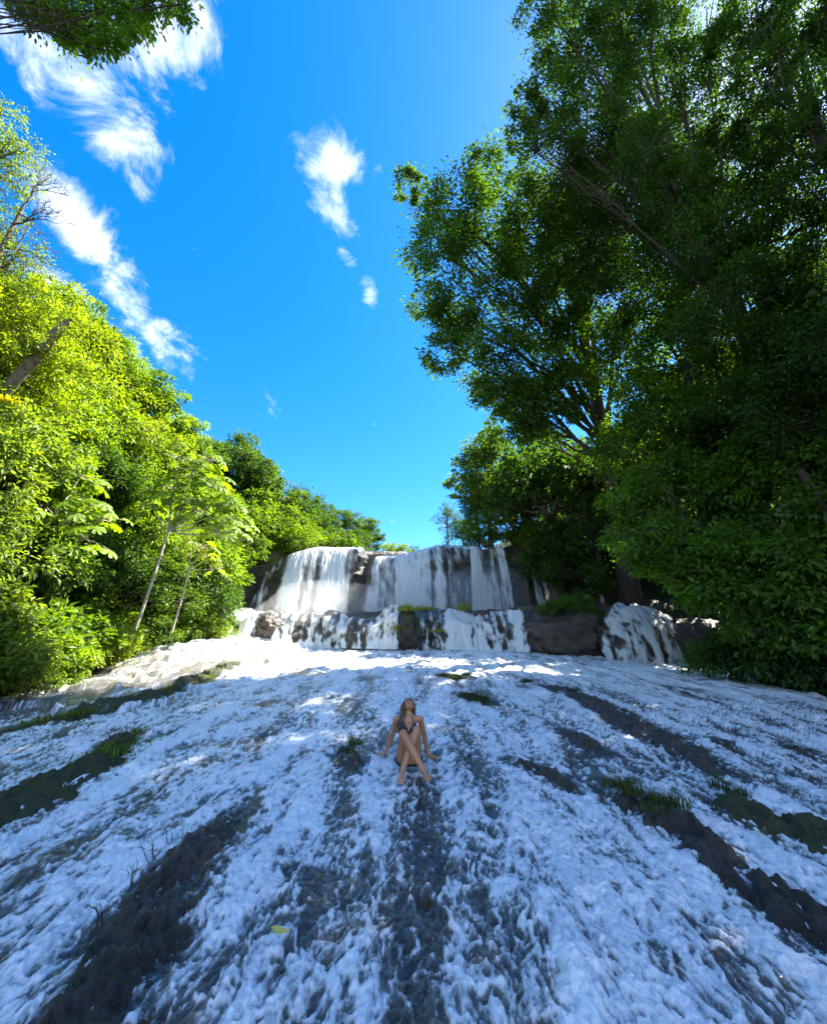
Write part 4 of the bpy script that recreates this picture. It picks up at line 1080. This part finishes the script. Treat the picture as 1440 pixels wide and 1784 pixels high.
    leg((-0.085, 0.0, 0.10), (-0.085, -0.29, 0.425), (0.15, -0.49, 0.075), (0.21, -0.64, -0.01), 1)
    leg((0.085, 0.0, 0.10), (0.09, -0.215, 0.455), (-0.095, -0.41, 0.055), (-0.115, -0.58, -0.045), -1)
    me0 = bpy.data.meshes.new('body_parts'); bm.to_mesh(me0); bm.free()
    tmp = bpy.data.objects.new('body_parts', me0); COL.objects.link(tmp)
    md = tmp.modifiers.new('r', 'REMESH'); md.mode = 'VOXEL'; md.voxel_size = 0.0068
    sm = tmp.modifiers.new('s', 'SMOOTH'); sm.factor = 0.5; sm.iterations = 4
    dg = bpy.context.evaluated_depsgraph_get(); dg.update()
    me = bpy.data.meshes.new_from_object(tmp.evaluated_get(dg))
    bpy.data.objects.remove(tmp); bpy.data.meshes.remove(me0)
    me.name = 'body'
    me.polygons.foreach_set('use_smooth', np.ones(len(me.polygons), dtype=bool))
    me.materials.clear()
    body = link('body', me, M_SKIN, root)
    # swimwear: pieces of the body surface, lifted off the skin
    n = len(me.vertices); co = np.empty(n * 3); me.vertices.foreach_get('co', co); co = co.reshape(-1, 3)
    no = np.empty(n * 3); me.vertex_normals.foreach_get('vector', no); no = no.reshape(-1, 3)
    def piece(name, keep, lift, matl):
        fs = [p.vertices[:] for p in me.polygons if all(keep[v] for v in p.vertices)]
        used = sorted({v for f_ in fs for v in f_}); idx = {v: i for i, v in enumerate(used)}
        V = co[used] + no[used] * lift
        m2 = bpy.data.meshes.new(name); m2.from_pydata(V.tolist(), [], [[idx[v] for v in f_] for f_ in fs]); m2.update()
        m2.polygons.foreach_set('use_smooth', np.ones(len(m2.polygons), dtype=bool))
        return link(name, m2, matl, root)
    x, y, z = co.T
    front = no[:, 1] < 0.15
    top = np.zeros(n, bool)
    for s in (-1, 1):
        w = (0.515 - z) / 0.115
        top |= front & (y > 0.0) & (y < 0.19) & (z > 0.38) & (z < 0.515) & (np.abs(x - s * (0.07 + 0.012 * (1 - w))) < 0.012 + 0.056 * np.clip(w, 0, 1))
    band = (z > 0.368) & (z < 0.387) & (np.abs(x) < 0.17) & (y > -0.02)
    piece('bikini_top', top | band, 0.004, M_BIKINI)
    tq = z - 0.115 - 0.45 * (y)                       # height along the leaning pelvis
    d_th = np.minimum(*[np.hypot(np.hypot(x - s * 0.085, (y + 0.10)), z - 0.235) for s in (-1, 1)])
    bot = (tq < 0.055) & (y > -0.075) & (np.abs(x) < 0.19) & (z < 0.22) & (d_th > 0.10)
    piece('bikini_bottom', bot, 0.004, M_BIKINI)
    st = Parts()
    for s in (-1, 1):
        st.tube([(0.072 * s, 0.11, 0.51), (0.055 * s, 0.165, 0.535), (0.045 * s, 0.225, 0.57), (0.02 * s, 0.3, 0.575)], [0.004] * 4, 6)
    link('bikini_strap', st.build('bikini_strap'), M_BIKINI, root)
    # hair: a cap on the skull and long strands; most fall over the picture-left shoulder
    rg = np.random.default_rng(9); H = Parts()
    for i in range(420):
        th = rg.uniform(0, 2 * math.pi); q = rg.uniform(0.0, 1.0)
        d = Vector((math.sin(th) * math.sqrt(1 - q * q) , -0.55 * math.cos(th) * math.sqrt(1 - q * q) - 0.15, q)).normalized()
        p0 = headc + hm @ Vector((d.x * 0.078, d.y * 0.096, d.z * 0.098 + 0.015))
        left = p0.x < 0.02 or rg.random() < 0.25
        back = headc + Vector((d.x * 0.085, 0.075 + 0.03 * rg.random(), 0.02))
        if left:
            front_ = rg.random() < 0.55
            e = Vector((-0.075 - 0.08 * rg.random(), (0.12 + 0.04 * rg.random()) if front_ else 0.33 + 0.05 * rg.random(), 0.37 + 0.13 * rg.random()))
            m1 = Vector((-0.085 - 0.025 * rg.random(), 0.245 if front_ else 0.37, 0.61))
        else:
            e = Vector((0.07 + 0.05 * rg.random(), 0.35 + 0.04 * rg.random(), 0.42 + 0.12 * rg.random()))
            m1 = Vector((0.078 + 0.02 * rg.random(), 0.33, 0.61))
        pts = []
        for t in np.linspace(0, 1, 9):
            if t < 0.35: pts.append(p0.lerp(p0.lerp(m1, .5) + (p0 - headc) * .25, t / .35) )
            else: pts.append((p0.lerp(m1, .5) + (p0 - headc) * .25).lerp(m1.lerp(e, (t - .35) / .65), min(1, (t - .35) / .3)))
        H.tube(pts, [0.0045, 0.006, 0.006, 0.006, 0.006, 0.0055, 0.005, 0.004, 0.002], 5)
    link('hair', H.build('hair'), M_HAIR, root)
    for s in (-1, 1):
        e = Parts(); c = headc + f * 0.081 + u * 0.016 + Vector((0.03 * s, 0, 0))
        e.tube([c + Vector((-0.011, 0, 0)), c + f * 0.004, c + Vector((0.011, 0, 0))], [0.002, 0.0065, 0.002], 6)
        link('eye', e.build('eye'), M_EYE, root)
    e = Parts(); c = headc + f * 0.087 - u * 0.048
    e.tube([c + Vector((-0.022, 0, 0)) - f * .004, c, c + Vector((0.022, 0, 0)) - f * .004], [0.002, 0.008, 0.002], 6)
    link('lips', e.build('lips'), M_LIP, root)
make_person()

# ------------------------------------------------------------------ trees with large umbrella leaves, leaf by leaf
def palmate_mesh():
    V = [(0, 0, 0)]; F = []
    n = 8
    for i in range(n):
        a = 2 * math.pi * (i + 0.5) / n * 0.94
        L = 0.5 * (0.8 + 0.2 * math.sin(a * 0.5))
        for da, rr, zz in ((-0.36, 0.62, -0.04), (-0.22, 0.92, -0.11), (0.0, 1.0, -0.15), (0.22, 0.92, -0.11), (0.36, 0.62, -0.04)):
            V.append((L * rr * math.cos(a + da), L * rr * math.sin(a + da), zz * 1.1))
        b = 1 + i * 5
        F += [(0, b, b + 1), (0, b + 1, b + 2), (0, b + 2, b + 3), (0, b + 3, b + 4)]
    me = np_mesh('leaf', np.array(V), np.array(F), {'tint': np.full(len(V), 0.55)}, smooth=False)
    return me
PALM = palmate_mesh(); PALM.materials.append(M_LEAF)
def umbrella_tree(label, foot, tips, leafs, size, color, r0=0.09, fork=None):
    """foot and tips are points; every leaf is its own object"""
    foot = Vector(foot); root = empty('tree', foot); tag(root, label, 'tree', 'large-leaved trees on the left bank')
    W = Parts(); fk = Vector(fork) - foot
    W.tube(bez((0, 0, -0.5), tuple(fk * 0.5 + Vector((0.1, 0, 0))), tuple(fk), 10), np.linspace(r0, r0 * .6, 10), 8, 0.03)
    k = 0
    for tp in tips:
        t = Vector(tp) - foot
        mid = fk.lerp(t, .5) + Vector((0, 0, -0.18 * (t - fk).length * 0.6))
        W.tube(bez(tuple(fk), tuple(mid), tuple(t), 8), np.linspace(r0 * .5, r0 * .25, 8), 6, 0.03)
        for j in range(leafs):
            a = j * 2.4 + random.random() * 0.5; el = random.uniform(-0.6, 0.7)
            d = Vector((math.cos(a) * math.cos(el), math.sin(a) * math.cos(el), math.sin(el)))
            c = t + d * random.uniform(0.45, 1.0) * size * 1.5
            W.tube([t, t.lerp(c, .5) + Vector((0, 0, 0.06)), c], [0.018, 0.014, 0.01], 4)
            o = link('leaf', PALM, None, root, loc=c)
            s = size * random.uniform(0.75, 1.2); o.scale = (s, s, s)
            q = Vector((d.x * .7, d.y * .7 - 0.25, 0.8)).normalized()
            o.rotation_euler = (q.to_track_quat('Z', 'Y') @ Matrix.Rotation(random.random() * 6.28, 4, 'Z').to_quaternion()).to_euler()
            kk = random.uniform(0.75, 1.2); o.color = (color[0] * kk, color[1] * kk, color[2], 1)
    link('trunk', W.build('trunk'), M_BARK_PALE, root)
def T(lst): return [at(*q) for q in lst]
umbrella_tree('slim pale-trunked tree with big lime leaves leaning over the left bank', at(234, 1092, 17.2), T([(268, 880, 17.9), (300, 850, 17.6), (335, 820, 17.4), (370, 850, 17.4), (400, 880, 17.6), (345, 890, 17.0), (390, 930, 17.4), (310, 800, 18.2), (360, 800, 18.0), (330, 870, 17.2), (405, 905, 17.9)]), 14, 0.72, LIME, 0.075, at(293, 925, 17.4))
umbrella_tree('thin young tree with few large leaves next to the slim pale-trunked tree', at(303, 1080, 18.6), T([(335, 945, 18.6), (362, 970, 18.6), (375, 990, 18.8), (350, 955, 18.4)]), 5, 0.55, YEL, 0.05, at(330, 990, 18.6))
umbrella_tree('large-leaved tree at the left with drooping bright green leaves', on_ground(-40, 1090) if False else at(-30, 1060, 12.0), T([(100, 830, 14), (140, 830, 14), (70, 880, 13.6), (160, 880, 14), (120, 900, 13.6), (60, 930, 13.2), (150, 940, 14), (175, 905, 14.2), (110, 960, 13.4)]), 8, 0.66, LIME, 0.09, at(60, 945, 13.4))

# thick leaning trunk at the left edge with a spiky plant growing on it
tb = at(-40, 735, 12.0); tb = Vector((tb.x - 0.4, 12.0, hz(tb.x - 0.4, 12.0)))
root = empty('tree', tb); tag(root, 'thick bare grey trunk leaning in from the left edge', 'tree', 'trees of the left bank near the camera')
W = Parts(); tp = at(100, 578, 11.6) - tb; md_ = at(0, 690, 11.8) - tb
W.tube([(0, 0, -0.5), tuple(md_ * 0.45), tuple(md_), tuple(md_.lerp(tp, .5) + Vector((0.03, 0, 0))), tuple(tp), tuple(tp + Vector((0.35, 0, 0.55)))], [0.28, 0.23, 0.19, 0.18, 0.17, 0.07], 14, 0.03)
link('trunk', W.build('trunk'), bark_material('grey_bark', (0.07, 0.05, 0.035), (0.30, 0.23, 0.17), 4), root)
RNG = np.random.default_rng(31)
lob = [tuple(at(a, b, 11.5) - tb) + (r,) for a, b, r in [(60, 560, .6), (130, 560, .6), (110, 520, .8), (170, 590, .7), (150, 630, .6), (60, 510, .7), (190, 660, .5)]]
cm, cp = crown_mesh('crown', lob, 0.15, 4.0, 0.4, hang=0.5); c = link('crown', cm, M_LEAF, root); c.color = YEL
def spiky(loc, n, L, label, color):
    rg = np.random.default_rng(5); V = []; F = []
    for i in range(n):
        a = i * 2.4; el = rg.uniform(0.0, 1.0); l = L * rg.uniform(.7, 1.1)
        d = np.array([math.cos(a), math.sin(a)]); b = np.array([-d[1], d[0]])
        for t in np.linspace(0, 1, 5):
            w = 0.05 * L * 2 * (1 - t) ** 0.6
            p = np.array([*(d * l * t * math.cos(el)), l * (t * math.sin(el) + 0.25 * t - 0.55 * t * t)])
            V += [p + np.array([*(b * w), 0.01]), p - np.array([*(b * w), -0.01])]
        k = i * 10
        for j in range(4): F.append((k + 2 * j, k + 2 * j + 1, k + 2 * j + 3, k + 2 * j + 2))
    me = np_mesh('spiky_plant', np.array(V), np.array(F), {'tint': rg.random(len(V))}, smooth=True)
    o = link('spiky_plant', me, M_LEAF, loc=loc); o.color = color
    tag(o, label, 'plant')
spiky(at(8, 705, 11.4), 34, 0.65, 'spiky yellow plant growing on the thick trunk at the left edge', (0.30, 0.28, 0.02, 1))

# bare twiggy branches at the upper left
def bare_tree(label, foot, path, tips):
    foot = Vector(foot); root = empty('tree', foot); tag(root, label, 'tree', 'trees of the left bank near the camera')
    W = Parts(); rg = np.random.default_rng(17)
    P = [Vector((0, 0, -0.5))] + [p - foot for p in path]
    W.tube(P, np.linspace(0.18, 0.05, len(P)), 8, 0.03)
    link('trunk', W.build('trunk'), M_BARK, root)
    B = Parts()
    def grow(p, d, L, r, depth):
        q = p + d * L; m = p.lerp(q, .5) + Vector(rg.standard_normal(3)) * L * 0.08
        B.tube([p, m, q], [r, r * .8, r * .6], 5)
        if depth == 0: return
        for _ in range(rg.integers(2, 4)):
            nd = (d + Vector(rg.standard_normal(3)) * 0.55 + Vector((0.05, 0, 0.05))).normalized()
            grow(p.lerp(q, rg.uniform(.55, 1.0)), nd, L * rg.uniform(.6, .85), max(r * .6, 0.008), depth - 1)
    for a, d in tips:
        grow(a - foot, d.normalized(), 0.9, 0.04, 4)
    link('branches', B.build('branches'), M_BARK, root)
bf = at(20, 520, 11.0)
bare_tree('bare grey twigs reaching out from the left against the cloud', (bf.x - 1.5, 11.0, hz(bf.x - 1.5, 11.0)), [at(-40, 560, 11), at(5, 430, 10.8), at(40, 360, 10.6)],
          [(at(5, 430, 10.8), at(70, 440, 10.6) - at(5, 430, 10.8)), (at(20, 390, 10.7), at(90, 370, 10.5) - at(20, 390, 10.7)), (at(40, 360, 10.6), at(75, 300, 10.5) - at(40, 360, 10.6)), (at(35, 370, 10.6), at(100, 410, 10.4) - at(35, 370, 10.6))])

# long dead stem lying along the left bank
W = Parts(); pa, pb = at(105, 1128, 15.0), at(300, 1090, 21.0)
n = 14; pts = [pa.lerp(pb, t) + Vector((0, 0, 0.06 * math.sin(9 * t) - 0.12 * math.sin(math.pi * t))) for t in np.linspace(0, 1, n)]
W.tube(pts, np.linspace(0.045, 0.025, n), 7, 0.05)
o = link('dead_stem', W.build('dead_stem'), M_ROPE); tag(o, 'long thin dead stem lying along the left bank above the sunlit stream', 'stem')

# fallen yellow leaf caught in the foam
lp = river_at(483, 1686); lz = float(river_z(*lp)) + 0.16
L = 13; V = []
for i in range(L):
    t = i / (L - 1); w = 0.024 * math.sin(math.pi * t ** 0.8) + 0.001
    for s in (-1, 0, 1): V.append((0.12 * (t - .5), w * s, 0.006 * abs(s) + 0.012 * (t - .5) ** 2 * 4))
o = link('fallen_leaf', np_mesh('fallen_leaf', np.array(V), grid_faces(L, 3)), M_YLEAF, loc=(lp[0], lp[1], lz)); o.rotation_euler = (R(14), R(4), R(-8))
tag(o, 'single yellow fallen leaf on the foam near the bottom', 'leaf')

# ------------------------------------------------------------------ grass and twigs on the rocks
def grass_mesh(n, h, rad, seed, bend=0.5):
    rg = np.random.default_rng(seed); V = []; F = []; t_ = []
    for i in range(n):
        a = rg.random() * 6.28; r = rad * math.sqrt(rg.random()); hh = h * rg.uniform(.5, 1.1); az = rg.random() * 6.28
        lean = np.array([math.cos(az), math.sin(az)]) * hh * bend * rg.uniform(.3, 1.2); b = np.array([-math.sin(az), math.cos(az)]) * 0.0045
        p0 = np.array([r * math.cos(a), r * math.sin(a)]); k = len(V)
        for t in (0, .4, .75, 1):
            c = p0 + lean * t * t; z = hh * (t - 0.25 * t * t * bend) - 0.03; w = (1 - t) ** .7
            V.append((*(c + b * w), z)); V.append((*(c - b * w), z)); t_ += [0.3 + .5 * t] * 2
        for j in range(3): F.append((k + 2 * j, k + 2 * j + 1, k + 2 * j + 3, k + 2 * j + 2))
    return np_mesh('grass_tuft', np.array(V), np.array(F), {'tint': np.array(t_)}, smooth=True)
TUFT = [grass_mesh(150, 0.20, 0.15, 1, 1.2), grass_mesh(170, 0.15, 0.22, 2, 1.4), grass_mesh(110, 0.24, 0.12, 3, 1.1)]
for t_ in TUFT: t_.materials.append(M_GRASS)
GOL = (0.085, 0.11, 0.02, 1); GDK = (0.05, 0.07, 0.015, 1); GLT = (0.14, 0.19, 0.02, 1)
def tuft(px, py, s, k, color, label, group, lift=0.08):
    p = river_at(px, py); o = bpy.data.objects.new('grass_tuft', TUFT[k]); COL.objects.link(o)
    o.location = (p[0], p[1], float(river_z(*p)) + lift); o.scale = (s, s, s); o.rotation_euler = (0, 0, random.random() * 6.28); o.color = color
    tag(o, label, 'grass tuft', group)
for i, (px, py, s, k) in enumerate([(1075, 1392, .9, 0), (1100, 1402, 1.0, 2), (1128, 1412, .8, 1), (1160, 1425, .9, 0), (1185, 1432, 1.0, 2), (1150, 1440, .7, 1)]):
    tuft(px, py, s, k, GOL, f'olive grass tuft on the upper end of the long right ridge, {ORD[i]} from the left', 'grass on the right ridge', 0.14)
for i, (px, py, s, k, c, lab) in enumerate([(790, 1186, 1.4, 1, GOL, 'grass on the small far stone below the middle cascade'), (770, 1184, 1.1, 0, GOL, 'left grass tuft on the small far stone below the middle cascade'), (812, 1184, 1.2, 2, GDK, 'right grass tuft on the small far stone below the middle cascade'),
    (835, 1228, 1.3, 2, GDK, 'tall grass tuft on the small stone above and right of the woman'), (815, 1222, 1.0, 0, GDK, 'low grass tuft on the small stone above and right of the woman'), (918, 1195, 1.2, 0, GDK, 'lone grass tuft at the head of the long flat ridge'),
    (600, 1325, 1.0, 0, GDK, 'grass tuft on the small rock left of the woman'), (618, 1312, .9, 2, GOL, 'taller grass tuft behind the small rock left of the woman'), (1000, 1210, 1.0, 1, GDK, 'grass tuft on the upper part of the long flat ridge'), (1255, 1392, .9, 2, GDK, 'grass tuft at the upper end of the broad right-edge rock'), (1290, 1405, .8, 0, GDK, 'second grass tuft on the upper end of the broad right-edge rock')]):
    tuft(px, py, s, k, c, lab, 'grass on small stones', 0.12)
def ridge_grass():
    rg = np.random.default_rng(23); V = []; F = []; tt = []
    P, W, _ = ROCK_PATHS[2]; C, WW, t, L = resample(P, W, 60)
    P2, W2, _ = ROCK_PATHS[1]; C2, WW2, t2, L2 = resample(P2, W2, 30)
    src = [(C[i], WW[i], min(1, i / 25), 900) for i in range(60)] + [(C2[i], WW2[i], .35, 500) for i in range(18, 30)]
    for (c, w, dn, q) in src:
        for j in range(int(150 * dn * np.clip(0.6 + 1.3 * perlin2(np.array([c[0] * 2.2]), np.array([c[1] * 2.2]))[0], 0.05, 1.3))):
            x, y = c + rg.standard_normal(2) * np.array([w * .5, .12]); z = float(river_z(x, y)) + 0.12
            h = rg.uniform(.06, .24); az = rg.random() * 6.28; k = len(V); d = np.array([math.cos(az), math.sin(az)]); b = np.array([-d[1], d[0]]) * 0.009
            for tq in (0, .5, 1):
                cc = np.array([x, y]) + d * h * 1.0 * tq * tq; zz = z - 0.04 + h * (tq - .55 * tq * tq)
                V.append((*(cc + b * (1 - tq) ** .7), zz)); V.append((*(cc - b * (1 - tq) ** .7), zz)); tt += [rg.random()] * 2
            F += [(k, k + 1, k + 3, k + 2), (k + 2, k + 3, k + 5, k + 4)]
    return np_mesh('grass', np.array(V), np.array(F), {'tint': np.array(tt)})
o = link('grass', ridge_grass(), M_GRASS); o.color = GLT; tag(o, 'green grass growing along the low rock spine on the left', 'grass', kind='stuff')
# bright grass on the ledge boulders
for i, (x, y, z, s, lab) in enumerate([(-0.3, 23.3, 4.75, 3.2, 'bright grass clump on top of the boulder between the lower cascades'), (0.5, 23.9, 4.85, 2.6, 'bright grass clump right of the boulder between the lower cascades'), (2.9, 24.3, 4.9, 2.8, 'bright grass clump on the ledge above the right of the centre cascade'), (-0.9, 23.0, 3.7, 2.0, 'bright grass on the front of the boulder between the lower cascades'), (1.2, 23.2, 3.6, 1.8, 'bright low plant in the sunlit lower cascade')]):
    o = bpy.data.objects.new('grass_tuft', TUFT[i % 3]); COL.objects.link(o); o.location = (x, y, z); o.scale = (s * 1.3, s, s); o.color = (0.20, 0.24, 0.02, 1)
    tag(o, lab, 'grass tuft', 'grass on the ledge')
def twig(px, py, h, label, seed):
    p = river_at(px, py); rg = np.random.default_rng(seed); W = Parts()
    def grow(p, d, L, r, dp):
        q = p + d * L; W.tube([p, p.lerp(q, .5) + Vector(rg.standard_normal(3)) * L * .07, q], [r, r * .8, r * .55], 5)
        if dp:
            for _ in range(2): grow(p.lerp(q, rg.uniform(.5, 1)), (d + Vector(rg.standard_normal(3)) * .4).normalized(), L * .7, r * .6, dp - 1)
    for _ in range(3): grow(Vector((rg.normal(0, .03), rg.normal(0, .03), -.05)), Vector((rg.normal(-.2, .3), rg.normal(0, .3), 1)).normalized(), h * .45, .0035, 2)
    o = link('twig', W.build('twig'), M_TWIG, loc=(p[0], p[1], float(river_z(*p)) + .14)); tag(o, label, 'twig', 'twigs on the big black rock')
for i, (px, py, h) in enumerate([(300, 1490, .22), (268, 1525, .24), (225, 1570, .22), (170, 1650, .2)]):
    twig(px, py, h, f'thin bare twig on the big black rock, {ORD[i]} from its upper end', 40 + i)
